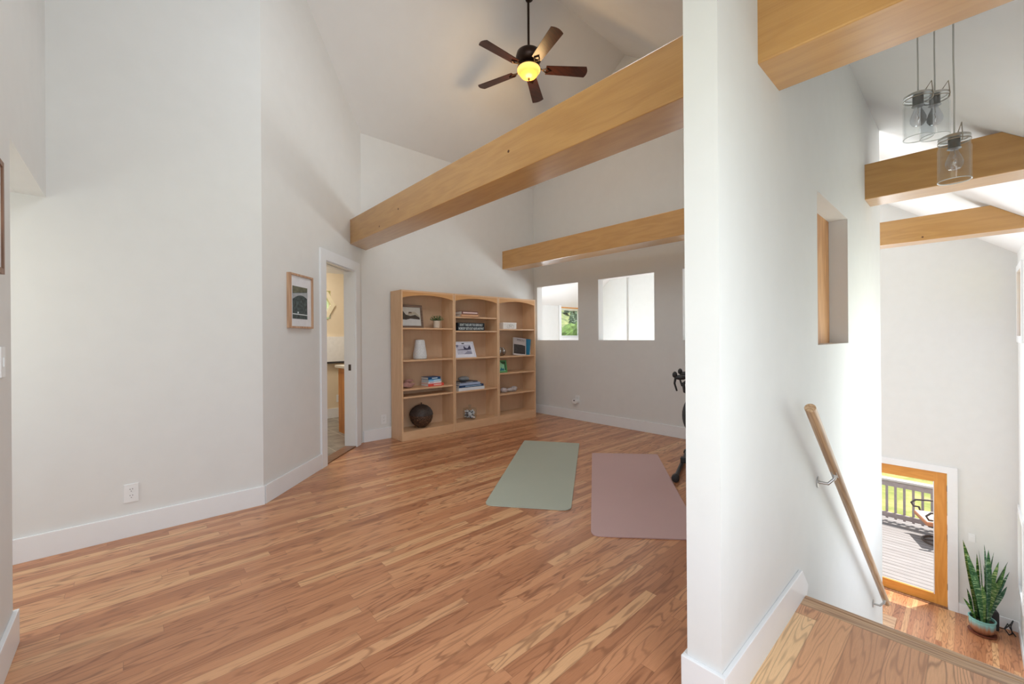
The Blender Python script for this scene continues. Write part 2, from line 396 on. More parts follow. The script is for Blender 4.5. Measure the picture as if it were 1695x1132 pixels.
# baseboards
BH, BT = .14, .016
def bb(name, *boxes):
    mb = MB()
    for q in boxes:
        mb.box(*q) if len(q) == 6 else mb.box(*q[:6], q[6])
    return struct(mb.build(name, trim_m, bevel=.003))
bb('baseboard_left', (-1.79, X1 + .006, YL - BT, YL, 0, BH))
bb('baseboard_diagonal', (.007, D0 - .1, 0, BT, 0, BH, MDI))
bb('baseboard_front', (Y2 - DG + .01, 2.385, Y2 - BT, Y2, 0, BH), (4.69, X2, Y2 - BT, Y2, 0, BH))
bb('baseboard_back', (X2 - BT, X2, YS + TC, Y2 - BT, 0, BH))
bb('baseboard_west', (XW, XW + BT, YX, YH + BT, 0, BH), (XW - 1.3, XW, YH, YH + BT, 0, BH))
mb = MB(); mb.box(XC - BT, XC, YS - BT, YS + TC + BT, 0, BH); mb.box(XC, X2 - BT, YS + TC, YS + TC + BT, 0, BH)
mb.prism([(XC, YS - BT, 0), (XN - .012, YS - BT, 0), (XN + .03, YS - BT, -.03), (XN + .075, YS - BT, .03), (XN - .03, YS - BT, BH), (XC, YS - BT, BH)], (0, BT, 0))
struct(mb.build('baseboard_stair', trim_m, bevel=.003))
bb('baseboard_far', (XF - BT, XF, YX, .14, ZL, ZL + .15), (XF - BT, XF, 1.26, YN, ZL, ZL + .15))
bb('baseboard_right', (6.1, XF - BT, YX, YX + BT, ZL, ZL + .15))

# stairs going down
NR = 15; rh = -ZL / NR; run = 3.67 / NR
mb = MB()
for i in range(1, NR):
    x0 = XN + .0 + (i - 1) * run; mb.box(x0, x0 + run, YX, YS, ZL if i > 8 else -i * rh - .35, -i * rh - .03)
struct(mb.build('trim_4', trim_m))
mb = MB()
for i in range(1, NR):
    x0 = XN + (i - 1) * run; mb.box(x0 + .003, x0 + run + .02, YX, YS, -i * rh - .03, -i * rh)
struct(mb.build('trim_5', nosing_m))
struct(MB().box(XN - .01, XN, YX, YS - .001, -rh, -.03).build('trim_6', trim_m))
# pilaster line on the far wall seen through the openings
struct(MB().box(XF - .05, XF, 5.76, YN, ZL, 2.9).build('wall_far_pier', wall_m))

# ---------------------------------------------------------------- windows
def window(i, axis, pos, u0, u1, z0, z1, out, frame_m, casing=True, head=0, kind='window'):
    """axis 'x': plane X=pos, u=y ; axis 'y': plane Y=pos, u=x ; out = sign to the outside"""
    def bx(mb, a, b, n0, n1, c, d):
        n0, n1 = sorted((pos + out * n0, pos + out * n1))
        if axis == 'x': mb.box(n0, n1, a, b, c, d)
        else: mb.box(a, b, n0, n1, c, d)
    root = None
    mb = MB(); w = .045
    bx(mb, u0, u0 + w, .03, .1, z0, z1); bx(mb, u1 - w, u1, .03, .1, z0, z1); bx(mb, u0 + w, u1 - w, .03, .1, z0, z0 + w); bx(mb, u0 + w, u1 - w, .03, .1, z1 - w - head, z1)
    fr = struct(mb.build('window_%d' % i, frame_m, bevel=.004))
    mb = MB(); bx(mb, u0 + w, u1 - w, .06, .066, z0 + w, z1 - w - head); mb.build('pane', glass_m, fr)
    if casing:
        mb = MB(); c = .09
        bx(mb, u0 - c, u0, -.018, 0, z0 - c, z1 + c); bx(mb, u1, u1 + c, -.018, 0, z0 - c, z1 + c); bx(mb, u0, u1, -.018, 0, z1, z1 + c); bx(mb, u0 - .0, u1, -.018, 0, z0 - c, z0)
        mb.build('casing', trim_m, fr)
    return fr
w1 = window(1, 'y', YN, 8.13, 8.95, 1.24, 2.08, 1, trim_m, head=.0)
MB().box(8.13, 8.95, YN + .02, YN + .1, 2.0, 2.08).build('head_board', fir_z, w1)
window(2, 'y', YX, 8.25, 8.9, 1.22, 2.08, -1, fir_z)
window(3, 'y', YX, 8.3, 8.95, -2.2, -1.2, -1, trim_m)
window(4, 'y', YX, -.1, 1.2, .3, 2.0, -1, fir_z)
window(5, 'y', YX, 3.45, 5.15, -.4, 1.5, -1, fir_z)
window(6, 'x', XF, 1.6, 3.8, -2.0, 1.6, 1, fir_z)  # unseen window added to light the great room
window(8, 'x', XW, .2, 1.9, .3, 2.1, -1, fir_z)  # unseen window added to light the main room from the west
window(9, 'x', -1.79, 2.7, 3.5, .45, 1.95, -1, fir_z, casing=False)
window(10, 'x', XF, 1.6, 3.6, 2.0, 3.5, 1, fir_z)  # unseen gable window added to brighten the stair ceiling
# hexagon bathroom window
hexp = lambda r, y: [(2.13 + r * math.cos(math.pi * k / 3), y, 1.78 + r * math.sin(math.pi * k / 3)) for k in range(6)]
mb = MB(); a, c_ = hexp(.235, 6.76), hexp(.165, 6.76)
cream = plain('cream_trim', lin(232, 220, 190), .4)
for i in range(6): mb.prism([a[i], a[(i + 1) % 6], c_[(i + 1) % 6], c_[i]], (0, .07, 0))
mb.prism([(1.84, 6.795, 1.54), (2.32, 6.795, 1.54), (2.32, 6.795, 1.56), (1.84, 6.795, 1.56)], (0, .01, 0))
hw = struct(mb.build('window_7', cream))
mb = MB(); mb.prism(hexp(.165, 6.80), (0, .004, 0)); mb.build('pane', glass_m, hw)

# ---------------------------------------------------------------- beams
def beam(x0, x1, yend, label, slant=False):
    z0, z1 = 2.312, 2.589; yc = YR - (ZR - z1) / SM
    mb = MB(); pr = [(x0, YX - .03, z0), (x0, yend, z0), (x0, yend, z1), (x0, yc, z1), (x0, YX - .03, roof(YX - .03))]
    mb.prism(pr, (x1 - x0, 0, 0))
    if slant:
        for v in mb.bm.verts:
            if v.co.y > 4 and v.co.x < x0 + .01: v.co.y = x0 + DG + .01
    o = mb.build('ceiling_beam', beam_m, bevel=.006)
    tag(o, label, 'beam', 'timber beams crossing the ceiling')
    # a few knots
    return o
beam(1.809, 2.083, Y2 + .01, 'long orange fir beam nearest the camera, from above the open doorway through the white wall', True)
beam(4.258, 4.532, Y2 + .01, 'orange fir beam above the bookcase, middle one of the three ceiling beams')
b3 = beam(6.60, 6.874, 3.3, 'farthest orange fir ceiling beam, crossing high in front of the garden door wall')
MB().box(6.64, 6.834, 3.06, 3.24, 2.589, ZR + .02).build('king_post', beam_m, b3)
knot = plain('knot', lin(96, 58, 28), .5)
for bx_, pts in ((0, [(2.02, 2.46), (3.55, 2.44), (3.95, 2.36)]), (2, [(.36, 2.35)])):
    o = [q for q in bpy.data.objects if q.name.startswith('ceiling_beam')][bx_]; xb = (1.809, 4.258, 6.6)[bx_]
    for yy, zz in pts:
        M = Matrix.Translation((xb, yy, zz)) @ Matrix.Rotation(R(90), 4, 'Y')
        MB().lathe([(0, -.0015), (.009, -.001), (.011, .002), (0, .002)], seg=12, M=M).build('knot', knot, o)

# wooden shutter panel set in the back of the wall niche
sh_m = wood('shutter_wood', lin(212, 160, 108), lin(176, 122, 76), 'Z', .5, 4, 8)
o = MB().box(NX0 + .002, NX1 - .002, YS + TC - .012, YS + TC, NZ0, NZ1 - .001).build('shutter_panel', sh_m)
tag(o, 'plain orange-brown wooden panel closing the back of the tall niche in the stair wall', 'panel')

# ---------------------------------------------------------------- bookcases
shelf_z = [(1.366, .97, .617, .522), (1.523, 1.334, .967, .519), (1.363, .962, .715, .407)]
BY0, BY1, BTOP, KICK = 4.62, 4.9, 1.836, .10
bx0 = 2.385; bw = (4.685 - 2.385) / 3
names = ['left tall maple bookcase unit holding the dark woven ball', 'middle tall maple bookcase unit holding the black sign and glass jar', 'right tall maple bookcase unit holding the coral, beside the corner']
SH = []
val_m = wood('maple_valance', lin(222, 172, 118), lin(200, 146, 92), 'X', .4, 4, 7, contrast=.7, lines=.3)
back_m = wood('maple_back', lin(222, 190, 158), lin(204, 168, 136), 'Z', .5, 3, 6, contrast=.6, lines=.25)
for i in range(3):
    x0 = bx0 + i * bw; x1 = x0 + bw - .001
    t = thing('bookcase', names[i], 'bookcase', (x0, BY1, 0), 0, 'row of three maple bookcase units')
    l = lambda *q: (q[0], q[1], q[2] - BY1, q[3] - BY1, q[4], q[5])
    w = bw - .004; s = .02
    MB().box(*l(0, s, BY0, BY1, 0, BTOP)).build('side_panel', maple_m, t, bevel=.002)
    MB().box(*l(w - s, w, BY0, BY1, 0, BTOP)).build('side_panel', maple_m, t, bevel=.002)
    MB().box(*l(s, w - s, BY1 - .008, BY1, KICK, BTOP - s)).build('back_panel', back_m, t)
    MB().box(*l(s, w - s, BY0, BY1 - .008, BTOP - s, BTOP)).build('top_panel', maple_h, t)
    MB().box(*l(s, w - s, BY0 + .004, BY1 - .008, KICK - .01, KICK + .008)).build('shelf', maple_h, t)
    MB().box(*l(s, w - s, BY0 + .003, BY0 + .02, 0, KICK - .01)).build('kick_board', maple_h, t)
    for z in shelf_z[i]:
        MB().box(*l(s + .001, w - s - .001, BY0 + .008, BY1 - .009, z - .01, z + .01)).build('shelf', maple_h, t, bevel=.002)
    nseg = 14; top = BTOP - s; pts = [(s, BY0 + .001 - BY1, top), (w - s, BY0 + .001 - BY1, top)]
    for k_ in range(nseg + 1):
        u = 1 - k_ / nseg; zz = top - .075 + .045 * math.sin(math.pi * u) ** .8 if 0 < u < 1 else top - .075
        pts.append((s + u * (w - 2 * s), BY0 + .001 - BY1, zz))
    mb = MB(); mb.prism(pts, (0, .018, 0)); mb.build('arched_valance', val_m, t)
    SH.append([x0 + s] + [z + .01 for z in shelf_z[i]] + [KICK + .008])
EDG = .62

# ---------------------------------------------------------------- shelf contents
def book(name_, cx, cy, z, w, d, h, rz, col, label, group, pages=(.8, .78, .74), txt=None):
    """lying book: w along x (spine side faces -y), d along y, h thick"""
    t = thing('book', label, 'book', (cx, cy, z), rz, group)
    cm = plain('cover_' + name_, col, .4, var=.03)
    c = .003
    mb = MB(); mb.box(-w / 2, w / 2, -d / 2, d / 2, 0, c); mb.box(-w / 2, w / 2, -d / 2, d / 2, h - c, h); mb.box(-w / 2, w / 2, -d / 2, -d / 2 + c, c, h - c)
    mb.build('cover', cm, t)
    MB().box(-w / 2 + .004, w / 2 - .004, -d / 2 + c, d / 2 - .004, c, h - c).build('pages', plain('page_paper', pages, .8, var=.06, scale=120), t)
    if txt:
        lm = plain('spine_' + name_, txt[0], .5)
        MB().box(-w / 2 + w * txt[1], -w / 2 + w * txt[2], -d / 2 - .0006, -d / 2, h * .3, h * .7).build('spine_title', lm, t)
    return t
# unit 1, third shelf: four books
z0 = SH[0][3]; g = 'books stacked on the left bookcase'
hs = [.036, .026, .026, .03]
book('a1', 2.885, 4.745, z0, .24, .17, hs[0], R(3), lin(226, 82, 66), 'red-orange spined book at the bottom of the stack beside the pink rock', g, txt=((.9, .62, .56), .35, .85))
book('a2', 2.87, 4.75, z0 + hs[0], .2, .17, hs[1], R(3), lin(236, 234, 238), 'white book lying directly on the red-orange book', g, txt=(lin(190, 170, 200), .1, .4))
book('a3', 2.87, 4.75, z0 + hs[0] + hs[1], .19, .17, hs[2], R(3), lin(128, 196, 236), 'light sky-blue book, second from the top of its stack', g, txt=(lin(220, 238, 250), .4, .9))
book('a4', 2.865, 4.75, z0 + sum(hs[:3]), .19, .165, hs[3], R(3), lin(20, 78, 130), 'dark blue book on top of the stack beside the pink rock', g, txt=(lin(210, 232, 245), .3, .75))
# pink rock
rock_m = plain('pink_rock', lin(176, 132, 124), .8, var=.2, bump=.3, scale=30)
MBr = MB().blob((0, 0, .035), (.085, .055, .035), 3, .2, 1.8, 3); o = MBr.build('rock', rock_m, smooth='all', loc=(2.52, 4.735, z0 + .003)); tag(o, 'rounded pinkish rock on the left bookcase beside the stacked books', 'rock')
MB().blob((.02, 0, .085), (.055, .04, .018), 3, .2, 2.2, 8).build('rock_ledge', rock_m, o, smooth='all')
# unit 1 top shelf: framed chalet picture + plant
def easel(name, label, cx, cy, z, w, h, lean, rz, fw, ft, frame_m, mat_w, mat_m, cat='picture frame'):
    t = thing(name, label, cat, (cx, cy, z), rz)
    M = Matrix.Rotation(-lean, 4, 'X')
    mb = MB()
    for q in ((-w / 2, -w / 2 + fw, 0, h), (w / 2 - fw, w / 2, 0, h), (-w / 2 + fw, w / 2 - fw, 0, fw), (-w / 2 + fw, w / 2 - fw, h - fw, h)):
        mb.box(q[0], q[1], 0, ft, q[2], q[3], M)
    mb.build('frame', frame_m, t, bevel=.0015)
    MB().box(-w / 2 + fw, w / 2 - fw, ft * .5, ft - .001, fw, h - fw, M).build('mat_board', mat_m, t)
    return t, M
greywood = wood('grey_brown_wood', lin(128, 104, 88), lin(92, 70, 58), 'X', .6)
t, M = easel('picture_frame', 'brown wooden frame with an old snowy chalet photograph on the top left shelf', 2.575, 4.72, SH[0][1], .35, .295, R(9), R(0), .028, .016, greywood, .0, plain('sepia_paper', lin(196, 190, 180), .6, var=.05))
sil = plain('sepia_dark', lin(72, 62, 54), .7, var=.3, scale=60); sn = plain('sepia_snow', lin(206, 206, 206), .7, var=.04)
P = lambda pts, y: [M @ Vector((p[0], y, p[1])) for p in pts]
MB().prism(P([(-.14, .03), (.145, .03), (.145, .115), (-.14, .12)], .006), M.to_3x3() @ Vector((0, .001, 0))).build('snow_field', sn, t)
MB().prism(P([(-.14, .11), (-.14, .2), (-.125, .24), (-.10, .22), (-.06, .17), (.0, .155), (.07, .17), (.13, .135), (.13, .11), (.06, .115), (.0, .12), (-.06, .105)], .0045), M.to_3x3() @ Vector((0, .001, 0))).build('chalet_silhouette', sil, t)
MB().prism(P([(-.04, .17), (.04, .21), (.075, .205), (.135, .145), (.13, .142), (.06, .175), (.0, .165)], .0035), M.to_3x3() @ Vector((0, .001, 0))).build('snowy_roof', plain('sepia_roof', lin(176, 166, 148), .7), t)
MB().box(-.02, .02, .03, .034, 0, .2, Matrix.Translation((0, .035, 0)) @ Matrix.Rotation(R(10), 4, 'X')).build('easel_back', greywood, t)
# small potted plant
t = thing('potted_plant', 'small leafy green plant in a pale pot on the top left shelf', 'plant', (2.95, 4.735, SH[0][1]))
MB().lathe([(0, 0), (.036, 0), (.042, .004), (.043, .098), (.039, .098), (.038, .08), (0, .08)], seg=24).build('pot', plain('pale_ceramic', lin(222, 206, 188), .5), t, smooth=True)
lm = plain('small_leaf', lin(84, 124, 78), .5, var=.35, scale=40)
mb = MB()
for k_ in range(190):
    a_ = random.uniform(0, 6.28); e_ = random.uniform(.05, 1.1); r_ = random.uniform(.03, .075)
    c = Vector((math.cos(a_) * math.cos(e_) * r_ * 1.15, math.sin(a_) * math.cos(e_) * r_, .095 + math.sin(e_) * r_ * 1.0))
    d = Vector((math.cos(a_), math.sin(a_), random.uniform(.2, 1))).normalized(); s_ = d.cross(Vector((0, 0, 1))).normalized(); L = random.uniform(.016, .026); nn = d.cross(s_) * .0015
    mb.prism([c, c + d * L * .5 + s_ * L * .32, c + d * L, c + d * L * .5 - s_ * L * .32], nn)
mb.build('foliage', lm, t)
MB().lathe([(0, .07), (.037, .078), (.03, .1), (0, .12)], seg=16).build('soil', plain('soil', (.05, .035, .02), .9), t)
# white textured vase
vm, nt, b = new_mat('quilted_white'); n = N(nt)
vo = n.a('ShaderNodeTexVoronoi', feature='F1'); vo.inputs['Scale'].default_value = 60; n.link(n.obj(), vo.inputs['Vector'])
n.link(n.ramp(vo.outputs['Distance'], [(0, lin(236, 238, 240)), (.6, lin(214, 218, 222))]), b.inputs['Base Color']); b.inputs['Roughness'].default_value = .5; n.bump(b, vo.outputs['Distance'], .6, .004)
o = MB().lathe([(0, .0), (.07, .0), (.085, .01), (.088, .04), (.084, .08), (.07, .16), (.062, .225), (.055, .245), (.0, .248)], seg=32).build('vase', vm, smooth=True, loc=(2.705, 4.745, SH[0][2]))
tag(o, 'white dimpled ceramic vase tapering to the top on the left bookcase', 'vase')
# woven ball on the bottom shelf
t = thing('woven_ball', 'dark brown woven ball with a ridged dome lid on the bottom left shelf', 'ornament', (2.725, 4.755, SH[0][5]))
bm_, nt, b = new_mat('ball_twigs'); n = N(nt)
vo = n.a('ShaderNodeTexVoronoi'); vo.inputs['Scale'].default_value = 55; n.link(n.obj(), vo.inputs['Vector'])
n.link(n.ramp(n.noise(n.obj(), 90, 2), [(.4, lin(58, 38, 26)), (.62, lin(92, 64, 44)), (.72, lin(190, 150, 116))]), b.inputs['Base Color']); b.inputs['Roughness'].default_value = .6; n.bump(b, vo.outputs['Distance'], 1, .01)
Rb = .145
prof = [(0, 0), (.05, .002)] + [(Rb * math.sin(a), Rb - Rb * math.cos(a)) for a in [R(x) for x in range(25, 101, 5)]] + [(0, .18)]
MB().lathe(prof, seg=36).build('basket', bm_, t, smooth=True)
lidm = plain('dark_lid', lin(62, 50, 44), .45, var=.3, scale=40)
mb = MB(); mb.lathe([(Rb * 1.02 * math.sin(R(x)), Rb + Rb * .98 * math.cos(R(x))) for x in range(84, 0, -6)] + [(0, Rb * 1.98)], seg=36)
for k_ in range(40):
    a_ = k_ * math.pi * 2 / 40
    mb.tube([(Rb * 1.03 * math.sin(R(x)) * math.cos(a_ + (84 - x) * .006), Rb * 1.03 * math.sin(R(x)) * math.sin(a_ + (84 - x) * .006), Rb + Rb * .99 * math.cos(R(x))) for x in (84, 66, 48, 30, 12)], .0032, 5)
mb.build('lid', lidm, t, smooth=True)
MB().tube([(0, 0, Rb * 1.97), (.004, 0, Rb * 2.06), (.0, .0, Rb * 2.14)], [.007, .005, .009], 8).build('stem', lidm, t, smooth=True)

# unit 2 top: flat books / boxes
x0 = SH[1][0]; z0 = SH[1][1]
book('b1', x0 + .235, 4.715, z0, .3, .2, .034, R(-2), lin(190, 140, 104), 'tan book at the bottom of the pair on the top middle shelf', 'pair of books on the top middle shelf', txt=(lin(226, 180, 140), .05, .95))
book('b2', x0 + .24, 4.715, z0 + .034, .28, .18, .042, R(1), lin(120, 76, 66), 'brown book with a pale pink spine on the tan book, top middle shelf', 'pair of books on the top middle shelf', txt=(lin(240, 214, 208), .08, .96))
# sign
z0 = SH[1][2]
t = thing('box_sign', "long black box sign with two lines of white capitals in the middle bookcase", 'sign', (x0 + .335, 4.72, z0))
MB().box(-.232, .232, 0, .045, 0, .112).build('sign_board', plain('sign_black', lin(20, 34, 44), .5), t, bevel=.001)
wt = plain('sign_white', lin(214, 224, 228), .6)
MT = Matrix.Rotation(R(90), 4, 'X')
text_mesh('lettering', "DON'T TAKE LIFE TOO SERIOUSLY", .047, wt, t, Matrix.Translation((0, -.001, .082)) @ MT, sx=.55, font_bold=.0012)
text_mesh('lettering', 'NOBODY GETS OUT ALIVE ANYWAY', .047, wt, t, Matrix.Translation((0, -.001, .031)) @ MT, sx=.555, font_bold=.0012)
# white frame
t, M = easel('picture_frame', 'white framed winter lake photograph leaning back in the middle bookcase', x0 + .205, 4.67, SH[1][3], .36, .235, R(22), R(0), .018, .012, plain('white_frame', lin(226, 228, 240), .35), .0, plain('white_mat', lin(232, 234, 246), .7))
wdark = plain('winter_dark', lin(62, 60, 88), .7, var=.3, scale=50); wl = plain('winter_light', lin(196, 198, 216), .7, var=.08, scale=30)
V = M.to_3x3() @ Vector((0, .001, 0)); P = lambda pts, y: [M @ Vector((p[0], y, p[1])) for p in pts]
MB().prism(P([(-.12, .05), (.12, .05), (.12, .19), (-.12, .19)], .0045), V).build('photo_print', wl, t)
MB().prism(P([(-.105, .12), (-.05, .122), (.0, .125), (.0, .16), (.012, .172), (.022, .15), (.05, .135), (.07, .14), (.095, .17), (.105, .18), (.118, .14), (.118, .118), (.05, .112), (.0, .114), (-.105, .112)], .0035), V).build('tree_silhouette', wdark, t)
MB().prism(P([(-.12, .19), (-.12, .15), (-.1, .155), (-.085, .17), (-.09, .19)], .0035), V).build('tree_silhouette', plain('winter_mid', lin(126, 126, 150), .7), t)
MB().prism(P([(-.02, .05), (.05, .095), (.12, .085), (.12, .05)], .0035), V).build('shore', plain('winter_shore', lin(150, 150, 172), .7), t)
MB().box(-.02, .02, .0, .004, 0, .2, Matrix.Translation((0, .12, 0)) @ Matrix.Rotation(R(12), 4, 'X')).build('easel_back', black_m, t)
# books + grey stone
z0 = SH[1][4]; g = 'large books stacked on the middle bookcase'
book('c1', x0 + .27, 4.75, z0, .44, .24, .04, R(0), lin(226, 232, 238), 'large white book at the bottom of the stack under the grey stone', g)
book('c2', x0 + .275, 4.755, z0 + .04, .42, .22, .03, R(0), lin(26, 56, 96), 'large navy book with white spine lettering, lying on the white book', g, txt=(lin(150, 180, 206), .25, .9))
book('c3', x0 + .26, 4.755, z0 + .07, .34, .21, .03, R(-2), lin(168, 184, 214), 'pale blue book, third from the bottom under the grey stone', g)
book('c4', x0 + .25, 4.76, z0 + .10, .3, .18, .016, R(3), lin(70, 74, 84), 'thin dark grey book directly under the grey stone', g, txt=(lin(170, 172, 182), .3, .7))
o = MB().blob((0, 0, .034), (.086, .06, .034), 3, .05, 1.4, 5).build('stone', plain('grey_stone', lin(134, 138, 142), .6, var=.18, bump=.2, scale=14), smooth='all', loc=(x0 + .225, 4.76, z0 + .116))
tag(o, 'smooth oval grey stone on top of the large stacked books', 'stone')
# glass jar
t = thing('glass_jar', 'square glass jar with a lid, filled with white shells, on the bottom middle shelf', 'jar', (x0 + .31, 4.74, SH[1][5]), R(0))
jg = glass_thin('jar_glass', (.93, .95, .95), .2)
MB().lathe([(.05, 0), (.08, .008), (.096, .03), (.098, .12), (.09, .135), (.09, .14)], seg=24).build('body', jg, t, smooth=True)
MB().lathe([(.094, .14), (.094, .15), (.03, .158), (.014, .165), (.014, .172), (.024, .185), (.02, .2), (0, .205)], seg=24).build('lid', jg, t, smooth=True)
shm = plain('shell_white', lin(232, 232, 236), .5, var=.1, scale=30); shd = plain('shell_grey', lin(110, 112, 118), .6)
mb = MB(); md = MB()
for k_ in range(80):
    a_ = random.uniform(0, 6.28); r_ = .07 * math.sqrt(random.random()); z = random.uniform(.026, .122)
    (md if k_ % 5 == 0 else mb).blob((r_ * math.cos(a_), r_ * math.sin(a_), z), (random.uniform(.012, .024), random.uniform(.01, .02), random.uniform(.008, .016)), 1, .2, 2, k_)
o1 = mb.build('shells', shm, t, smooth='all'); o1['kind'] = 'stuff'
o1 = md.build('dark_shells', shd, t, smooth='all'); o1['kind'] = 'stuff'

# unit 3
x0 = SH[2][0]; z0 = SH[2][1]
t = thing('cardboard_box', 'white box with a bicycle line drawing on the top right shelf', 'box', (x0 + .26, 4.665, z0), R(0))
MB().box(-.15, .115, 0, .15, 0, .092).build('box_body', plain('white_card', lin(232, 230, 228), .6), t, bevel=.002)
MB().box(-.152, .117, -.002, .152, .075, .098).build('box_lid', plain('white_card', lin(232, 230, 228), .6), t, bevel=.002)
ink = plain('grey_ink', lin(176, 180, 178), .6); mb = MB()
for cx in (-.045, .04):
    mb.tube([(cx + .026 * math.cos(a), -.001, .04 + .026 * math.sin(a)) for a in [2 * math.pi * q / 20 for q in range(20)]], .0014, 4, closed=True)
for p, q in (((-.045, .04), (-.015, .07)), ((-.015, .07), (.03, .07)), ((.03, .07), (.0, .035)), ((.0, .035), (-.045, .04)), ((0, .035), (-.018, .075)), ((.03, .068), (.04, .04))):
    mb.tube([(p[0], -.0015, p[1]), (q[0], -.0015, q[1])], .0012, 4)
mb.build('bicycle_drawing', ink, t)
# glass bowl
z0 = SH[2][2]
t = thing('glass_bowl', 'round smoky glass bowl on the right bookcase beside the upright books', 'bowl', (x0 + .11, 4.74, z0))
gm = glass_thin('smoky_glass', (.76, .73, .7), .5)
MB().lathe([(0, .002), (.05, .002), (.075, .02), (.088, .055), (.08, .092), (.062, .112), (.06, .122), (.057, .122), (.058, .11), (.076, .09), (.083, .055), (.07, .022), (.045, .008), (0, .008)], seg=28).build('bowl', gm, t, smooth=True)
MB().lathe([(.057, .12), (.062, .12), (.062, .126), (.057, .126), (.057, .12)], seg=28).build('rim', plain('dark_rim', lin(120, 110, 100), .3), t, smooth=True)
# upright books / magazines
t = thing('book', 'upright book with a dark landscape cover under a pale sky, leaning on the right bookcase', 'book', (x0 + .485, 4.69, z0), R(-10), 'upright books on the right bookcase')
Mb = Matrix.Rotation(R(9), 4, 'Y') @ Matrix.Rotation(R(-7), 4, 'X')
Mb = Matrix.Rotation(R(6), 4, 'Y') @ Matrix.Rotation(R(-8), 4, 'X')
MB().box(-.13, .1, .001, .024, .001, .269, Mb).build('pages', plain('page_paper', (.8, .78, .74), .8), t)
MB().box(-.13, .102, 0, .002, 0, .27, Mb).build('cover', plain('book_sky', lin(178, 168, 166), .45, var=.04), t)
MB().prism([Mb @ Vector(p) for p in ((-.126, -.0008, .02), (.085, -.0008, .02), (.085, -.0008, .15), (.02, -.0008, .163), (-.126, -.0008, .165))], (0, -.0004, 0)).build('cover_landscape', plain('book_dark', lin(44, 36, 34), .5, var=.5, scale=45), t)
MB().box(-.13, .1, -.0012, -.0005, 0, .018, Mb).build('cover_band', plain('book_band', lin(214, 208, 208), .5), t)
text_mesh('cover_title', 'PEROU', .05, plain('title_ink', lin(110, 100, 98), .5), t, Mb @ Matrix.Translation((0, -.001, .232)) @ MT, sx=.9)
t = thing('book', 'upright blue book with a white edge, standing behind the landscape book', 'book', (x0 + .635, 4.755, z0), R(-62), 'upright books on the right bookcase')
Mb = Matrix.Rotation(R(5), 4, 'Y')
MB().box(-.09, .08, 0, .003, 0, .25, Mb).build('cover', plain('book_blue', lin(40, 130, 168), .4), t)
MB().box(-.09, .078, .003, .018, .002, .248, Mb).build('pages', plain('page_white', (.84, .88, .9), .7), t)
t = thing('book', 'narrow dark book at the far right of the shelf with the upright books', 'book', (x0 + .695, 4.78, z0), R(-86), 'upright books on the right bookcase')
MB().box(-.09, .08, -.008, -.005, 0, .16).build('cover', plain('book_navy', lin(34, 34, 48), .4), t)
MB().box(-.088, .076, -.005, .012, .002, .158).build('pages', plain('page_paper', (.8, .78, .74), .8), t)
# green frame
t, M = easel('picture_frame', 'small green picture frame with a green photograph on the right bookcase', x0 + .12, 4.70, SH[2][3], .2, .185, R(9), R(0), .02, .014, plain('green_frame', lin(88, 158, 96), .35, var=.1), .0, plain('green_print', lin(150, 212, 168), .5, var=.12, scale=18))
V = M.to_3x3() @ Vector((0, .001, 0)); P = lambda pts, y: [M @ Vector((p[0], y, p[1])) for p in pts]
MB().prism(P([(-.02, .165), (.08, .165), (.08, .03), (.06, .03), (.055, .12), (.02, .13)], .006), V).build('dark_foliage_print', plain('print_dark', lin(52, 96, 62), .6, var=.4, scale=60), t)
MB().prism(P([(-.04, .03), (.05, .03), (.04, .07), (.02, .055), (-.01, .08), (-.03, .05)], .0055), V).build('figure_print', plain('print_teal', lin(40, 120, 130), .6), t)
MB().box(-.015, .015, .0, .004, 0, .12, Matrix.Translation((0, .06, 0)) @ Matrix.Rotation(R(12), 4, 'X')).build('easel_back', black_m, t)
# coral
cm = plain('coral_white', lin(214, 204, 204), .85, var=.2, bump=.8, scale=60); mb = MB()
mb.blob((-.1, 0, .036), (.06, .05, .034), 3, .25, 4, 1); mb.blob((0, 0, .03), (.09, .05, .026), 3, .25, 4, 2); mb.blob((.1, 0, .04), (.06, .045, .036), 3, .28, 4, 3)
o = mb.build('coral', cm, smooth='all', loc=(x0 + .29, 4.75, SH[2][4] + .002)); tag(o, 'rough whitish piece of coral on the right bookcase', 'coral')

# ---------------------------------------------------------------- yoga mats
def mat_poly(corners, rad, col, name, label, ends):
    P4 = [Vector((*c, 0)) for c in corners]; pts = []
    for i in range(4):
        p, a, b = P4[i], (P4[i - 1] - P4[i]).normalized(), (P4[(i + 1) % 4] - P4[i]).normalized()
        r = rad[i]
        if r < .005: pts.append(p); continue
        c = p + (a + b) * r
        s = p + a * r; e = p + b * r
        for k_ in range(7):
            t_ = k_ / 6; q = (1 - t_) ** 2 * s + 2 * (1 - t_) * t_ * p + t_ * t_ * e; pts.append(q)
    m, nt, b = new_mat('mat_' + name); n = N(nt); o = n.sep(n.obj())
    w = n.math('SINE', n.math('MULTIPLY', n.math('ADD', o[0], o[1]), 900)); w2 = n.math('SINE', n.math('MULTIPLY', n.math('SUBTRACT', o[0], o[1]), 900))
    c = n.mix(n.math('MULTIPLY', n.noise(n.obj(), 2.5, 2), .5), col, tuple(x * .86 for x in col)); n.link(c, b.inputs['Base Color'])
    b.inputs['Roughness'].default_value = .75; n.bump(b, n.math('MULTIPLY', w, w2), .3, .001)
    cen = sum(P4, Vector()) / 4
    mb = MB(); mb.prism([p - cen for p in pts], (0, 0, .008)); ob = mb.build('yoga_mat', m, bevel=.002, loc=(cen.x, cen.y, .0005))
    return tag(ob, label, 'yoga mat', 'yoga mats on the wood floor')
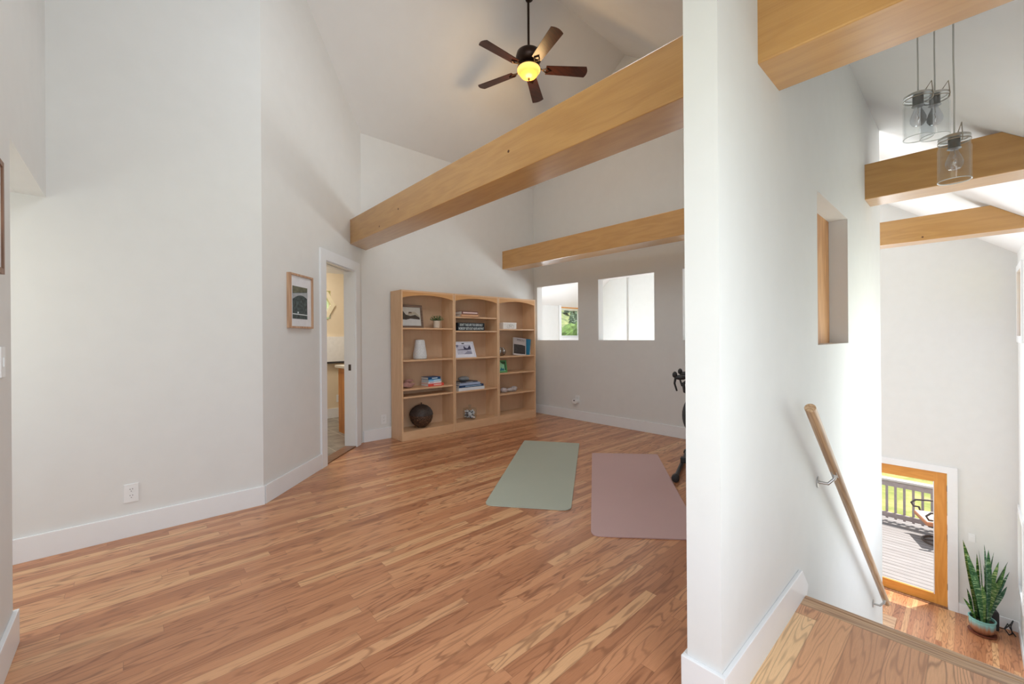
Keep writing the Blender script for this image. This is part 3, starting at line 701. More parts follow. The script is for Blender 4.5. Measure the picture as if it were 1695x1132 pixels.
mat_poly([(3.476, 3.631), (3.838, 3.082), (2.310, 1.936), (1.917, 2.442)], [.02, .0, .07, .07], lin(178, 184, 170), 'green', 'pale sage green yoga mat lying nearer the bookcase', 0)
mat_poly([(3.616, 2.733), (4.073, 2.231), (2.563, 1.10), (2.106, 1.605)], [.02, .02, .07, .07], lin(202, 170, 168), 'pink', 'dusty mauve pink yoga mat lying beside the white wall end', 0)

# ---------------------------------------------------------------- wall picture, outlets, detector
t = thing('picture_frame', 'tall light-wood framed print of an arched bridge on the angled wall by the doorway', 'picture frame', (0, 0, 0)); t.matrix_world = MDI @ Matrix.Translation((.4935, 0, 1.342))
pw, ph, fd = .362, .465, .035
frm = wood('oak_frame', lin(206, 170, 140), lin(164, 122, 92), 'Z', .5, 5, 20)
mb = MB()
for q in ((-pw / 2, -pw / 2 + .016, 0, ph), (pw / 2 - .016, pw / 2, 0, ph), (-pw / 2 + .016, pw / 2 - .016, 0, .016), (-pw / 2 + .016, pw / 2 - .016, ph - .016, ph)): mb.box(q[0], q[1], .001, fd, q[2], q[3])
mb.build('frame', frm, t)
MB().box(-pw / 2 + .016, pw / 2 - .016, .001, .02, .016, ph - .016).build('mat_board', plain('mat_white', lin(226, 226, 230), .6), t)
def flat(pts, y, mat, name): MB().prism([(a, y, c) for a, c in pts], (0, .0012, 0)).build(name, mat, t)
flat([(-.13, .08), (.1, .08), (.1, .36), (-.13, .36)], .020, plain('forest_print', lin(66, 78, 78), .6, var=.6, scale=40), 'photo_print')
flat([(-.13, .30), (.1, .325), (.1, .36), (-.13, .36)], .0212, plain('olive_print', lin(104, 104, 84), .6, var=.3, scale=30), 'treeline')
arch = [(-.13, .295), (.1, .32), (.1, .285)] + [(.1 - .23 * k_ / 10, .245 + .042 * math.sin(math.pi * (k_ / 10 * .86 + .12))) for k_ in range(11)]
flat(arch, .0224, plain('stone_print', lin(168, 172, 176), .6, var=.1), 'arch')
flat([(-.13, .117), (.1, .113), (.1, .121), (-.13, .126)], .0224, plain('rail_print', lin(206, 214, 216), .6), 'white_rail')
flat([(-.06, .128), (-.04, .128), (-.04, .142), (-.06, .142)], .0224, plain('rail_print', lin(206, 214, 216), .6), 'white_spot')

slot = plain('slot_dark', (.04, .04, .045), .5)
def outlet(label, M, duplex=True, slots=True):
    t = thing('wall_outlet' if duplex else 'light_switch', label, 'outlet' if duplex else 'light switch'); t.matrix_world = M
    MB().box(-.035, .035, 0, .006, -.058, .058).build('cover_plate', white_m, t, bevel=.002)
    if duplex:
        for dz in (.02, -.02):
            f = MB().prism([(.015 * math.cos(a), .0055, dz + .0165 * math.sin(a)) for a in [2 * math.pi * q / 16 for q in range(16)]], (0, .002, 0)).build('socket', white_m, t)
            mb = MB(); mb.box(-.0075, -.005, .007, .008, dz + .002, dz + .010); mb.box(.005, .0075, .007, .008, dz + .002, dz + .009); mb.box(-.002, .002, .007, .008, dz - .010, dz - .006)
            mb.build('slots', slot, f)
    else:
        MB().box(-.008, .008, .005, .010, -.018, .018).build('toggle', white_m, t, bevel=.001)
    return t
MS = lambda x, y, z: Matrix.Translation((x, y, z)) @ Matrix.Rotation(R(180), 4, 'Z')        # on a y=const wall facing -y
MX = lambda x, y, z: Matrix.Translation((x, y, z)) @ Matrix.Rotation(R(90), 4, 'Z')         # on an x=const wall facing -x
MW = lambda x, y, z: Matrix.Translation((x, y, z)) @ Matrix.Rotation(R(-90), 4, 'Z')        # facing +x
outlet('white duplex outlet low on the left wall above its baseboard', MS(-.015, YL, .275))
outlet('white duplex outlet between the doorway and the bookcase', MS(2.29, Y2, .245))
outlet('white outlet behind the round plug-in detector on the back wall', MX(X2, 4.0, .31))
t = thing('plug_in_detector', 'round white plug-in detector with a dark display low on the back wall', 'detector'); t.matrix_world = MX(X2 - .008, 4.02, .278)
MB().lathe([(0, 0), (.042, 0), (.05, .008), (.05, .03), (.042, .042), (0, .046)], seg=24, M=Matrix.Diagonal((1.15, 1, .8, 1)) @ Matrix.Rotation(R(-90), 4, 'X')).build('housing', white_m, t, smooth=True)
MB().box(-.008, .014, .04, .047, .006, .022).build('display', slot, t)
outlet('white light switch on the wall beside the garden door', MX(XF, .0, -1.753), False)
outlet('white light switch at the left edge of the picture on the near wall', MW(XW, 2.475, 1.17), False)
o = outlet('white outlet inside the bathroom below the dark ledge', MS(2.41, 6.79, .30))
t = thing('picture_frame', 'brown wooden picture frame cut off by the left edge on the near wall', 'picture frame'); t.matrix_world = MW(XW, 2.285, 1.50)
dk = wood('dark_frame', lin(150, 112, 88), lin(104, 72, 54), 'Z', .5)
mb = MB()
for q in ((-.17, -.15, 0, .42), (.15, .17, 0, .42), (-.15, .15, 0, .02), (-.15, .15, .4, .42)): mb.box(q[0], q[1], .001, .014, q[2], q[3])
mb.build('frame', dk, t); MB().box(-.15, .15, .001, .008, .02, .4).build('mat_board', plain('mat_white', (.75, .75, .77), .6), t)

# ---------------------------------------------------------------- ceiling fan
t = thing('ceiling_fan', 'dark bronze five-blade ceiling fan with a lit amber glass bowl', 'ceiling fan', (3.235, 3.267, 4.2))
bz = plain('oiled_bronze', (.035, .018, .012), .35, .6, var=.2)
ztop = roof(3.267) - 4.2
MB().tube([(0, 0, .22), (0, 0, ztop - .02)], .013, 12).build('downrod', bz, t, smooth=True)
MB().lathe([(0, ztop + .06), (.05, ztop + .04), (.05, ztop - .0), (.02, ztop - .02), (0, ztop - .02)], seg=24).build('canopy', bz, t, smooth=True)
MB().lathe([(0, .17), (.02, .165), (.03, .14), (.09, .125), (.13, .095), (.142, .05), (.135, .01), (.105, -.02), (.07, -.03), (0, -.03)], seg=32).build('motor_housing', bz, t, smooth=True, loc=(0, 0, .085))
MB().lathe([(0, -.02), (.075, -.03), (.09, -.05), (.12, -.062), (.128, -.075), (.12, -.082), (0, -.082)], seg=32).build('light_collar', bz, t, smooth=True, loc=(0, 0, .09))
am, nt, b = new_mat('amber_glass'); n = N(nt)
zc = n.sep(n.obj())[2]
cc = n.ramp(n.math('ADD', n.math('MULTIPLY', zc, 4.0), 1.0), [(.1, lin(246, 150, 50)), (.45, lin(252, 190, 88)), (.7, lin(255, 216, 130))])
n.link(cc, b.inputs['Base Color']); n.link(cc, b.inputs['Emission Color']); b.inputs['Emission Strength'].default_value = .85; b.inputs['Roughness'].default_value = .3
MB().lathe([(.12, -.08), (.128, -.09), (.126, -.11), (.108, -.125), (.104, -.14), (.085, -.165), (.05, -.185), (0, -.192)], seg=32).build('glass_bowl', am, t, smooth=True, loc=(0, 0, .09))
MB().lathe([(0, -.188), (.012, -.19), (.014, -.2), (.008, -.206), (.006, -.216), (0, -.22)], seg=16).build('finial', bz, t, smooth=True, loc=(0, 0, .09))
blm = wood('fan_blade_wood', (.07, .018, .01), (.028, .008, .005), 'X', .35, 5, 14)
for k_ in range(5):
    a_ = R(-110 + 72 * k_ + 1); Mz = Matrix.Rotation(a_, 4, 'Z') @ Matrix.Rotation(R(-12), 4, 'X')
    pts = []
    for i_ in range(9):
        q = -1 + 2 * i_ / 8; pts.append((.655 - .022 * q * q, q * .07))
    outl = [(.19, .056), (.19, -.056)] + [(x, y) for x, y in pts]
    mb = MB(); mb.prism([Mz @ Vector((x, y, .0)) for x, y in outl], Mz.to_3x3() @ Vector((0, 0, .007)))
    bl = mb.build('blade', blm, t)
    mb = MB(); mb.tube([Mz @ Vector(p) for p in ((.09, 0, .05), (.15, .0, .0), (.2, .03, -.006), (.245, .0, -.006), (.2, -.03, -.006), (.15, 0, .0))], .008, 6)
    mb.build('blade_bracket', bz, bl, smooth=True)
lp = bpy.data.lights.new('fan_lamp', 'POINT'); lp.energy = 9; lp.color = (1, .66, .3); lp.shadow_soft_size = .1
lo = bpy.data.objects.new('fan_lamp', lp); C.objects.link(lo); lo.location = (3.235, 3.267, 4.0)

# ---------------------------------------------------------------- jar pendants
jarg = glass_thin('jar_clear', (.97, .98, .98), .16)
bulbg = glass_thin('bulb_glass', (.97, .975, .985), .5)
rimg = plain('glass_rim', (.74, .78, .78), .08, var=.01)
cordm = plain('cord_grey', (.5, .5, .48), .5); wirem = plain('wire_bronze', (.42, .38, .32), .35, .8)
lidz = plain('jar_lid_steel', (.6, .6, .58), .3, 1)
def pendant(x, y, z, r, h, rz, label, g='jar pendant lights over the stairs', first=None):
    zc = roof(y)
    t = thing('jar_pendant_light', label, 'pendant light', (x, y, z), rz, g)      # origin at the jar's top
    seg = 36
    MB().lathe([(r, -h), (r + .002, -h + .003), (r + .002, -.045), (r * .97, -.035), (r * .97, 0), (r * .9, 0), (r * .9, -.036), (r - .003, -.047), (r - .003, -h + .003), (r, -h)], seg=seg).build('jar', jarg, t, smooth=True)
    MB().lathe([(0, .012), (r * .8, .012), (r * .99, .006), (r * 1.0, -.004), (r * .88, -.004), (r * .85, -.001), (0, .0)], seg=seg).build('lid', lidz, t, smooth=True)
    MB().lathe([(r + .001, -.016), (r + .001, -.012), (r - .001, -.012), (r - .001, -.016), (r + .001, -.016)], seg=seg).build('wire_band', wirem, t, smooth=True)
    MB().tube([(0, -r * .95, -.03), (0, -r * 1.06, -.012), (0, -r * .95, .05), (.0, -r * .5, .018), (0, 0, .016)], .0022, 6).build('bail_wire', wirem, t, smooth=True)
    MB().lathe([(r + .002, -h), (r + .0025, -h + .002), (r, -h + .004), (r - .002, -h + .002), (r + .002, -h)], seg=seg).build('glass_rim', rimg, t, smooth=True)
    MB().lathe([(0, 0), (.02, 0), (.02, -.04), (.024, -.045), (.014, -.05), (0, -.05)], seg=18).build('socket', plain('socket_grey', (.2, .2, .2), .4, .5), t, smooth=True)
    MB().lathe([(.013, -.045), (.014, -.06), (.024, -.085), (.03, -.105), (.029, -.12), (.02, -.136), (0, -.142)], seg=24).build('bulb', bulbg, t, smooth=True)
    MB().tube([(0, 0, -.05), (.004, 0, -.08), (-.004, 0, -.085), (.005, 0, -.1), (0, 0, -.11)], .0012, 5).build('filament', wirem, t)
    MB().tube([(0, 0, .01), (.0015, 0, (zc - z) * .3), (-.001, 0, (zc - z) * .6), (0, 0, zc - z - .02)], .0032, 8).build('cord', cordm, t, smooth=True)
    MB().lathe([(0, -.03), (.03, -.03), (.032, -.01), (.032, .02), (0, .02)], seg=20).build('ceiling_cup', lidz, t, smooth=True, loc=(0, 0, zc - z))
    return t
pendant(2.80, .165, 2.395, .053, .20, R(-20), 'left jar pendant light of the higher pair, clear glass with wire clip')
pendant(2.92, .113, 2.42, .053, .20, R(-20), 'rear jar pendant light, half hidden behind the left one of the higher pair')
pendant(2.72, .045, 2.125, .053, .19, R(-62), 'lowest jar pendant light, hanging alone nearest the right')

# ---------------------------------------------------------------- handrail
t = thing('handrail', 'round oak stair handrail on two steel brackets along the white wall', 'handrail', (0, 0, 0))
A_, B_ = Vector((2.233, .485, .926)), Vector((4.66, .485, -1.005)); dv = (B_ - A_).normalized()
rw = wood('handrail_oak', lin(206, 174, 138), lin(158, 118, 84), 'Z', .35, 6, 30)
ln = (B_ - A_).length
mb = MB(); mb.lathe([(0, 0), (.02, 0), (.0225, .0025), (.0225, ln - .0025), (.02, ln), (0, ln)], seg=24)
o = mb.build('rail', rw, t, smooth=True); o.location = A_; o.rotation_mode = 'QUATERNION'; o.rotation_quaternion = dv.to_track_quat('Z', 'Y')
for s_ in (.62, ln - .18):
    p = A_ + dv * s_; w_ = Vector((p.x - .02, YS, p.z - .075))
    br = MB().lathe([(0, 0), (.03, 0), (.03, .006), (0, .008)], seg=20, M=Matrix.Translation(w_) @ Matrix.Rotation(R(90), 4, 'X')).build('wall_bracket', steel_m, t, smooth=True)
    MB().tube([w_, w_ + Vector((.005, -.045, .0)), p + Vector((0, 0, -.045)), p + Vector((0, 0, -.02))], .008, 10).build('bracket_arm', steel_m, br, smooth=True)
    MB().box(-.03, .03, -.012, .012, -.004, 0, Matrix.Translation(p + Vector((0, 0, -.022))) @ Matrix.Rotation(math.atan2(-dv.z, dv.x), 4, 'Y')).build('saddle', steel_m, br)
# second rail on the right wall, only its lower end shows
# ---------------------------------------------------------------- low step
o = MB().box(7.45, 7.815, .72, 1.4, ZL, ZL + .03).box(7.48, 7.80, .74, 1.38, ZL + .03, -2.73).build('wooden_step', fir_y); tag(o, 'corner of a low wooden step showing beyond the stair wall', 'step')
MB().box(7.43, 7.83, .71, 1.42, -2.73, -2.70).build('step_tread', nosing_m, o)

# ---------------------------------------------------------------- garden door
ZT = -.87
mb = MB(); y0, y1 = .254, 1.15; xd0, xd1 = XF + .03, XF + .075
dr = struct(mb.box(xd0, xd1, y0, .397, ZL + .012, ZT).box(xd0, xd1, 1.007, y1, ZL + .012, ZT).build('door_2', fir_z))
MB().box(xd0 + .001, xd1 - .001, .397, 1.007, ZL + .012, -2.765).box(xd0 + .001, xd1 - .001, .397, 1.007, -1.03, ZT).build('door_rail', fir_y, dr)
MB().box(xd0 + .018, xd0 + .024, .397, 1.007, -2.765, -1.03).build('pane', glass_m, dr)
MB().box(xd0 - .002, xd0 + .006, .392, .402, -2.77, -1.025).box(xd0 - .002, xd0 + .006, 1.002, 1.012, -2.77, -1.025).build('glazing_bead', trim_m, dr)
for z in (-1.1, -1.85, -2.6): MB().tube([(xd0 - .006, y0 - .006, z - .045), (xd0 - .006, y0 - .006, z + .045)], .008, 8).build('hinge', plain('dark_bronze', (.12, .1, .09), .35, .8), dr)
mb = MB(); mb.box(XF - .018, XF, .14, .246, ZL, -.762).box(XF - .018, XF, 1.156, 1.26, ZL, -.762).box(XF - .018, XF, .246, 1.156, -.862, -.762)
mb.box(XF, XF + .12, .228, .25, ZL, -.86).box(XF, XF + .12, 1.154, 1.172, ZL, -.86); struct(mb.build('trim_7', trim_m))
struct(MB().box(XF - .03, XF + .13, .25, 1.155, ZL, ZL + .012).build('trim_8', thr))

# ---------------------------------------------------------------- snake plant
t = thing('snake_plant', 'tall snake plant with banded green leaves in a glazed pot by the garden door', 'plant', (8.72, -.09, ZL), 0)
pm, nt, b = new_mat('glazed_pot'); n = N(nt); o = n.sep(n.obj())
an = n.noise(n.comb(n.math('MULTIPLY', o[0], 30), n.math('MULTIPLY', o[1], 30), 0), 1, 2)
hh = n.math('ADD', n.math('MULTIPLY', o[2], 3.6), n.math('MULTIPLY', an, .5))
n.link(n.ramp(hh, [(.3, lin(120, 70, 46)), (.62, lin(158, 110, 82)), (.8, lin(130, 160, 156)), (.9, lin(130, 190, 186))]), b.inputs['Base Color']); b.inputs['Roughness'].default_value = .15
MB().lathe([(0, .02), (.09, .02), (.115, .045), (.128, .09), (.13, .15), (.128, .185), (.136, .195), (.136, .212), (.122, .212), (.118, .18), (0, .175)], seg=40).build('pot', pm, t, smooth=True)
MB().lathe([(0, 0), (.11, 0), (.14, .012), (.142, .022), (.13, .022), (.105, .014), (0, .014)], seg=40).build('saucer', plain('terracotta', lin(120, 66, 48), .4), t, smooth=True)
MB().lathe([(0, .185), (.12, .18)], seg=24).build('soil', plain('soil', (.05, .035, .02), .9), t)
def leafmat(nm, a, b_, edge):
    m, nt, b = new_mat(nm); n = N(nt); o = n.sep(n.obj())
    w = n.noise(n.comb(n.math('MULTIPLY', o[0], 12), n.math('MULTIPLY', o[1], 12), n.math('MULTIPLY', o[2], 60)), 1, 3)
    n.link(n.ramp(w, [(.42, b_), (.55, a), (.64, edge)]), b.inputs['Base Color']); b.inputs['Roughness'].default_value = .35; return m
lm1 = leafmat('leaf_dark', lin(98, 146, 88), lin(60, 108, 68), lin(180, 206, 160)); lm2 = leafmat('leaf_light', lin(134, 170, 92), lin(84, 134, 66), lin(214, 222, 160)); lm3 = leafmat('leaf_grey', lin(116, 156, 124), lin(72, 118, 86), lin(196, 216, 184))
rt = Vector((.739, -.674, 0)); fw_ = Vector((.674, .739, 0))
random.seed(21)
leaves = [(-.62, 1.02, .10), (-.42, 1.15, .06), (-.16, 1.08, .05), (-.30, 1.1, .09), (.0, .95, .03), (.05, 1.12, .05), (.12, 1.04, .1), (.28, .9, .14), (.4, .82, .2), (.55, .75, .26), (.72, .62, .3), (.85, .52, .34),
          (-.95, .8, .12), (.75, .8, .2), (.95, .7, .3), (-.75, .46, .2), (-.5, .62, .12), (-.2, .7, .02), (.2, .66, .06), (.35, .6, .1), (-.35, .9, .04), (.1, .78, .0), (.5, .5, .16), (-.6, .35, .3), (.6, .9, .18), (-.1, .5, .0), (.3, 1.0, .12), (-.05, .85, .02), (-.9, .3, .45)]
for i, (s_, h_, ln_) in enumerate(leaves):
    base = rt * s_ * .085 + fw_ * random.uniform(-.07, .07) + Vector((0, 0, .17)); lean = rt * (s_ * (.32 if s_ > 0 else .22) + math.copysign(ln_ * (.6 if s_ > 0 else .35), s_)) * h_ + fw_ * random.uniform(-.08, .08)
    wd = random.uniform(.025, .035) if h_ > .5 else .018; mb = MB(); rows = []
    face = (rt * math.cos(random.uniform(-.8, .8)) + fw_ * math.sin(random.uniform(-.8, .8))).normalized(); nrm = face.cross(Vector((0, 0, 1)))
    ns = 10
    for k_ in range(ns + 1):
        u = k_ / ns; c = base + Vector((0, 0, h_ * .95 * u)) + lean * u ** 1.5
        w_ = wd * (.45 + .75 * math.sin(min(1, u * 1.25) * math.pi / 2)) * (1 - max(0, (u - .62) / .38) ** 1.7)
        tw = .25 * math.sin(u * 2.5 + i); f2 = (face * math.cos(tw) + nrm * math.sin(tw))
        rows.append([mb.bm.verts.new(c - f2 * w_ + nrm * w_ * .35), mb.bm.verts.new(c), mb.bm.verts.new(c + f2 * w_ + nrm * w_ * .35)])
    for a, b2 in zip(rows, rows[1:]):
        for j in range(2): mb.bm.faces.new((a[j], a[j + 1], b2[j + 1], b2[j]))
    g_ = bmesh.ops.solidify(mb.bm, geom=mb.bm.faces[:], thickness=.003)
    mb.build('leaf', (lm1, lm2, lm3)[i % 3], t, smooth='all')
# black box + cable
o = MB().box(-.05, .05, -.05, .05, 0, .26).build('speaker_box', plain('matte_black', (.03, .03, .032), .6), bevel=.008, loc=(8.965, -.19, ZL), rot=(0, 0, R(15))); tag(o, 'small black box on the floor behind the snake plant pot', 'speaker')
MB().box(-.042, .042, -.054, -.05, .02, .24).build('speaker_grille', plain('grille', (.05, .05, .05), .9), o)
o = MB().tube([(8.99, -.24, ZL + .03), (8.96, -.30, ZL + .05), (8.98, -.36, ZL + .14), (9.03, -.38, ZL + .17), (9.04, -.36, ZL + .08), (8.99, -.37, ZL + .01), (8.92, -.34, ZL + .008), (8.95, -.30, ZL + .06), (9.0, -.33, ZL + .12), (9.02, -.37, ZL + .02), (8.94, -.40, ZL + .008)], .007, 8).build('power_cable', black_m, smooth=True); tag(o, 'looped black cable on the floor in the corner beside the black box', 'cable')

# ---------------------------------------------------------------- bathroom fixtures
van = wood('vanity_wood', lin(214, 146, 78), lin(188, 116, 54), 'Z', .4, 4, 8)
t = thing('bathroom_vanity', 'orange wood bathroom vanity with a pale countertop seen through the doorway', 'vanity', (2.035, 5.05, 0))
MB().box(0, .5, 0, .68, .0, .86).build('cabinet_body', van, t)
MB().box(-.012, 0, .03, .33, .12, .8).build('door', van, t); MB().box(-.012, 0, .35, .65, .12, .8).build('door', van, t)
MB().box(-.035, .5, -.005, .72, .86, .895).build('countertop', plain('pale_stone', lin(228, 222, 210), .3), t, bevel=.004)
t = thing('wall_ledge', 'white splash panel with a dark ledge edge on the far bathroom wall', 'ledge', (1.6, 6.79, .86))
MB().box(-1.25, 1.39, -.07, 0, 0, .028).build('ledge_edge', plain('dark_ledge', lin(62, 60, 60), .3), t)
MB().box(-1.25, 1.39, -.05, 0, .03, .42).build('splash_panel', plain('white_panel', (.85, .85, .85), .3), t)

# ---------------------------------------------------------------- stationary bike behind the wall end
t = thing('exercise_bike', 'black stationary bike mostly hidden behind the white wall end', 'exercise bike', (3.95, 1.575, 0), math.atan2(.94, -.33))
MB().box(-.82, .31, -.03, .03, .05, .1).build('base_rail', black_m, t, bevel=.006)
for x_, w_ in ((.30, .45), (-.80, .17)):
    MB().tube([(x_, -w_, .035), (x_, w_, .035)], .018, 12).build('stabilizer', black_m, t, smooth=True)
    for s_ in (-1, 1): MB().lathe([(0, -.035), (.03, -.03), (.034, 0), (.03, .03), (0, .035)], seg=16, M=Matrix.Translation((x_, s_ * w_, .036)) @ Matrix.Rotation(R(90), 4, 'X')).build('rubber_foot', black_m, t, smooth=True)
Mx = Matrix.Translation((.02, 0, .5)) @ Matrix.Rotation(R(90), 4, 'X')
MB().lathe([(.235, -.014), (.27, -.012), (.275, 0), (.27, .012), (.235, .014), (.225, 0), (.235, -.014)], seg=48, M=Mx).build('flywheel_rim', plain('rim_dark', (.05, .05, .05), .3, .6), t, smooth=True)
MB().lathe([(0, -.02), (.04, -.02), (.05, -.006), (.235, -.004), (.235, .004), (.05, .006), (.04, .02), (0, .02)], seg=48, M=Mx).build('flywheel', black_m, t, smooth=True)
MB().tube([(-.55, 0, .08), (-.45, 0, .35), (-.1, 0, .62), (-.02, 0, .80), (.11, 0, .82)], .03, 12).build('frame', black_m, t, smooth=True)
MB().tube([(-.45, 0, .35), (-.62, 0, .95)], .022, 12).build('seat_post', black_m, t, smooth=True)
MB().tube([(.02, -.04, .5), (.02, -.04, .1)], .014, 8).tube([(.02, .04, .5), (.02, .04, .1)], .014, 8).build('fork', black_m, t, smooth=True)
MB().blob((-.64, 0, .98), (.13, .07, .025), 3, .05, 1).build('saddle', black_m, t, smooth='all')
MB().tube([(-.45, -.1, .38), (-.37, -.11, .23)], .012, 8).tube([(-.45, .1, .38), (-.53, .11, .53)], .012, 8).tube([(-.45, -.1, .38), (-.45, .1, .38)], .02, 10).build('crank', steel_m, t, smooth=True)
for p in ((-.37, -.16, .23), (-.53, .16, .53)): MB().box(p[0] - .04, p[0] + .04, p[1] - .045, p[1] + .045, p[2] - .01, p[2] + .01).build('pedal', black_m, t, bevel=.003)
mb = MB(); mb.tube([(-.02, 0, .80), (.02, 0, .85)], .02, 10); mb.tube([(.02, -.2, .85), (.02, .2, .85)], .014, 10)
for s_ in (-1, 1): mb.tube([(.02, s_ * .2, .85), (.1, s_ * .2, .855), (.15, s_ * .2, .82), (.14, s_ * .2, .75), (.05, s_ * .2, .71)], .015, 10)
mb.build('handlebar', black_m, t, smooth=True, loc=(.11, 0, 0))
for s_ in (-1, 1):
    hd = MB().blob((.175, s_ * .2, .875), (.055, .02, .024), 2, .05, 1).blob((.222, s_ * .2, .898), (.022, .02, .03), 2, .05, 1).build('brake_hood', black_m, t, smooth='all', loc=(.11, 0, 0))
    MB().tube([(.215, s_ * .2, .87), (.225, s_ * .2, .82), (.205, s_ * .2, .75)], [.011, .009, .008], 8).build('brake_lever', black_m, hd, smooth=True)

# ---------------------------------------------------------------- outside: deck, railing, chair, grass
dm, nt, b = new_mat('deck_boards'); n = N(nt); o = n.sep(n.obj())
fx = n.math('FRACT', n.math('DIVIDE', o[0], .14)); gp = n.math('LESS_THAN', fx, .1)
c = n.ramp(n.noise(n.comb(n.math('MULTIPLY', o[0], 18), n.math('MULTIPLY', o[1], 1.5), 0), 1, 4), [(.3, lin(142, 136, 134)), (.7, lin(164, 159, 157))])
n.link(n.mix(gp, c, lin(70, 62, 58)), b.inputs['Base Color']); b.inputs['Roughness'].default_value = .7
struct(MB().box(XF + .12, 13.0, -3.5, 6.5, ZL - .14, ZL - .03).build('floor_deck', dm))
rm = plain('grey_stained_wood', lin(172, 160, 162), .6, var=.12, scale=12)
t = thing('deck_railing', 'weathered grey-brown deck railing with square balusters beyond the glass door', 'railing', (12.55, 0, ZL - .03))
MB().box(-.08, .1, -3.4, 6.4, .93, .97).build('cap_rail', plain('cap_rail', lin(210, 204, 204), .6), t)
MB().box(-.02, .03, -3.4, 6.4, .80, .90).build('top_rail', rm, t); MB().box(-.02, .03, -3.4, 6.4, .10, .20).build('bottom_rail', rm, t)
for k_ in range(66):
    y = -3.2 + k_ * .145
    MB().box(.03, .065, y - .021, y + .021, .06, .9).build('baluster', rm, t)
for y in (-3.3, -1.4, 2.2, 4.2, 6.3): MB().box(-.0, .09, y - .045, y + .045, 0, .93).build('post', rm, t)
mb = MB(); mb.box(.0, .02, -3.4, 6.4, .935, .94)
# patio chair
t = thing('patio_chair', 'patio swivel chair with tan-edged cushion and curved dark metal arms on the deck', 'chair', (12.03, .20, ZL - .03), R(110))
cu = plain('cushion_top', lin(232, 214, 200), .8, var=.04); ce = plain('cushion_edge', lin(196, 132, 96), .8); im = plain('chair_iron', lin(70, 60, 56), .4, .4)
MB().box(-.3, .55, -.34, .34, .42, .5).build('seat_cushion', ce, t, bevel=.03); MB().box(-.28, .535, -.32, .32, .495, .508).build('cushion_top', cu, t, bevel=.004)
MB().box(-.4, -.3, -.28, .28, .5, 1.1).build('back_cushion', cu, t, bevel=.03)
MB().box(-.28, .5, -.28, .28, .385, .42).build('seat_frame', im, t)
for s_ in (-1, 1):
    MB().tube([(-.33, s_ * .385, .95), (-.1, s_ * .385, .73), (.3, s_ * .385, .72), (.5, s_ * .385, .7), (.57, s_ * .385, .63), (.53, s_ * .385, .56), (.45, s_ * .385, .56), (.42, s_ * .34, .44), (.3, s_ * .3, .4)], .02, 10).build('arm', im, t, smooth=True)
MB().tube([(.2, 0, .05), (.2, 0, .39)], .035, 12).build('pedestal', im, t, smooth=True)
MB().tube([(.2 + .3 * math.cos(a), .3 * math.sin(a), .02) for a in [2 * math.pi * q / 32 for q in range(32)]], .02, 8, closed=True).tube([(-.1, 0, .03), (.5, 0, .03)], .014, 8).tube([(.2, -.3, .03), (.2, .3, .03)], .014, 8).build('base_ring', im, t, smooth=True)
gm_, nt, b = new_mat('lawn'); n = N(nt)
c = n.ramp(n.noise(n.obj(), 1.3, 6, .7), [(.3, lin(112, 128, 58)), (.5, lin(150, 154, 80)), (.62, lin(180, 166, 108)), (.8, lin(128, 140, 66))]); n.link(c, b.inputs['Base Color']); b.inputs['Roughness'].default_value = .9
struct(MB().box(X2 + .1 - 60, 120, -60, 120, -3.9, -3.6).build('ground', gm_))
hm, nt, b = new_mat('hillside'); n = N(nt)
c = n.ramp(n.noise(n.obj(), .35, 6, .7), [(.35, lin(86, 104, 72)), (.55, lin(142, 152, 100)), (.7, lin(176, 176, 120))]); n.link(c, b.inputs['Base Color']); b.inputs['Roughness'].default_value = 1
mb = MB(); mb.prism([(0, 46, -3.6), (0, 60, -1), (0, 110, 30), (0, 118, -3.6)], (130, 0, 0)); struct(mb.build('ground_hill', hm))
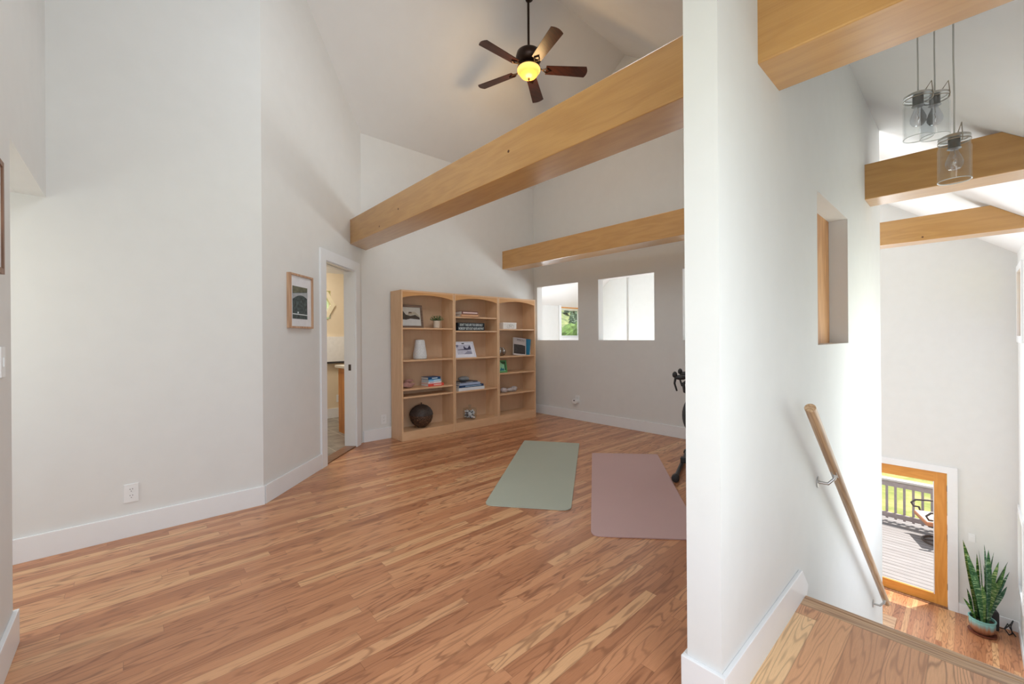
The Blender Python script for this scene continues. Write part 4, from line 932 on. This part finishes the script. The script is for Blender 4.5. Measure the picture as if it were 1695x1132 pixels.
# trees seen through the small window
tm = plain('conifer_green', lin(116, 134, 108), .9, var=.35, scale=1.5); tk = plain('bark', lin(110, 92, 76), .9)
def conifer(x, y, z, h, r, seed, label):
    rn = random.Random(seed); t = thing('conifer_tree', label, 'tree', (x, y, z), 0, 'conifers on the hillside')
    MB().tube([(0, 0, 0), (0, 0, h * .9)], [.16, .05], 8).build('trunk', tk, t)
    mb = MB(); nl = 9
    for i in range(nl):
        u = i / nl; zz = h * (.18 + .8 * u); rr = r * (1 - u) ** .8 + .1; sg = 14
        lo = [mb.bm.verts.new((rr * (1 + rn.uniform(-.3, .2)) * math.cos(6.283 * q / sg), rr * (1 + rn.uniform(-.3, .2)) * math.sin(6.283 * q / sg), zz - h * .05 + rn.uniform(-.1, .1))) for q in range(sg)]
        tp = mb.bm.verts.new((0, 0, zz + h * .13)); cb = mb.bm.verts.new((0, 0, zz))
        for q in range(sg): mb.bm.faces.new((lo[q], lo[(q + 1) % sg], tp)); mb.bm.faces.new((lo[(q + 1) % sg], lo[q], cb))
    mb.build('foliage', tm, t); return t
rn = random.Random(3); spots = []
while len(spots) < 22:
    y = rn.uniform(46, 100); x = 1.19 * y + rn.uniform(-4.2, 4.4)
    if all(math.hypot(x - a, y - b) > 3.4 for a, b in spots): spots.append((x, y))
for i, (x, y) in enumerate(spots):
    z = -3.6 if y < 46 else -3.6 + (y - 46) * .19
    if y > 60: z = -1 + (y - 60) * .62
    conifer(x, y, z - .1, rn.uniform(4.0, 6.5), rn.uniform(.9, 1.4), i, 'dark green conifer on the hillside seen through the small far window')
bs = plain('bush_green', lin(104, 134, 58), .8, var=.4, scale=6)
for i, (x, y, r_) in enumerate(((17.3, 14, 1.0), (21.0, 17.5, 1.1), (25.0, 20.5, .9), (14.2, 11.2, .9))):
    t = thing('bush', ['bright green bush left of centre outside the small far window', 'bright green bush in the middle outside the small far window', 'bright green bush at the right outside the small far window', 'bright green bush at the far left outside the small far window'][i], 'bush', (x, y, -3.6), 0, 'bushes below the hillside')
    mb = MB(); rr = random.Random(i)
    for q in range(9): mb.blob((rr.uniform(-.5, .5), rr.uniform(-.5, .5), 4.0 + rr.uniform(-1.4, .9)), rr.uniform(.5, .9), 2, .35, 4, q)
    mb.build('foliage', bs, t); MB().tube([(0, 0, 0), (0, 0, 3.6)], .12, 8).build('trunk', tk, t)
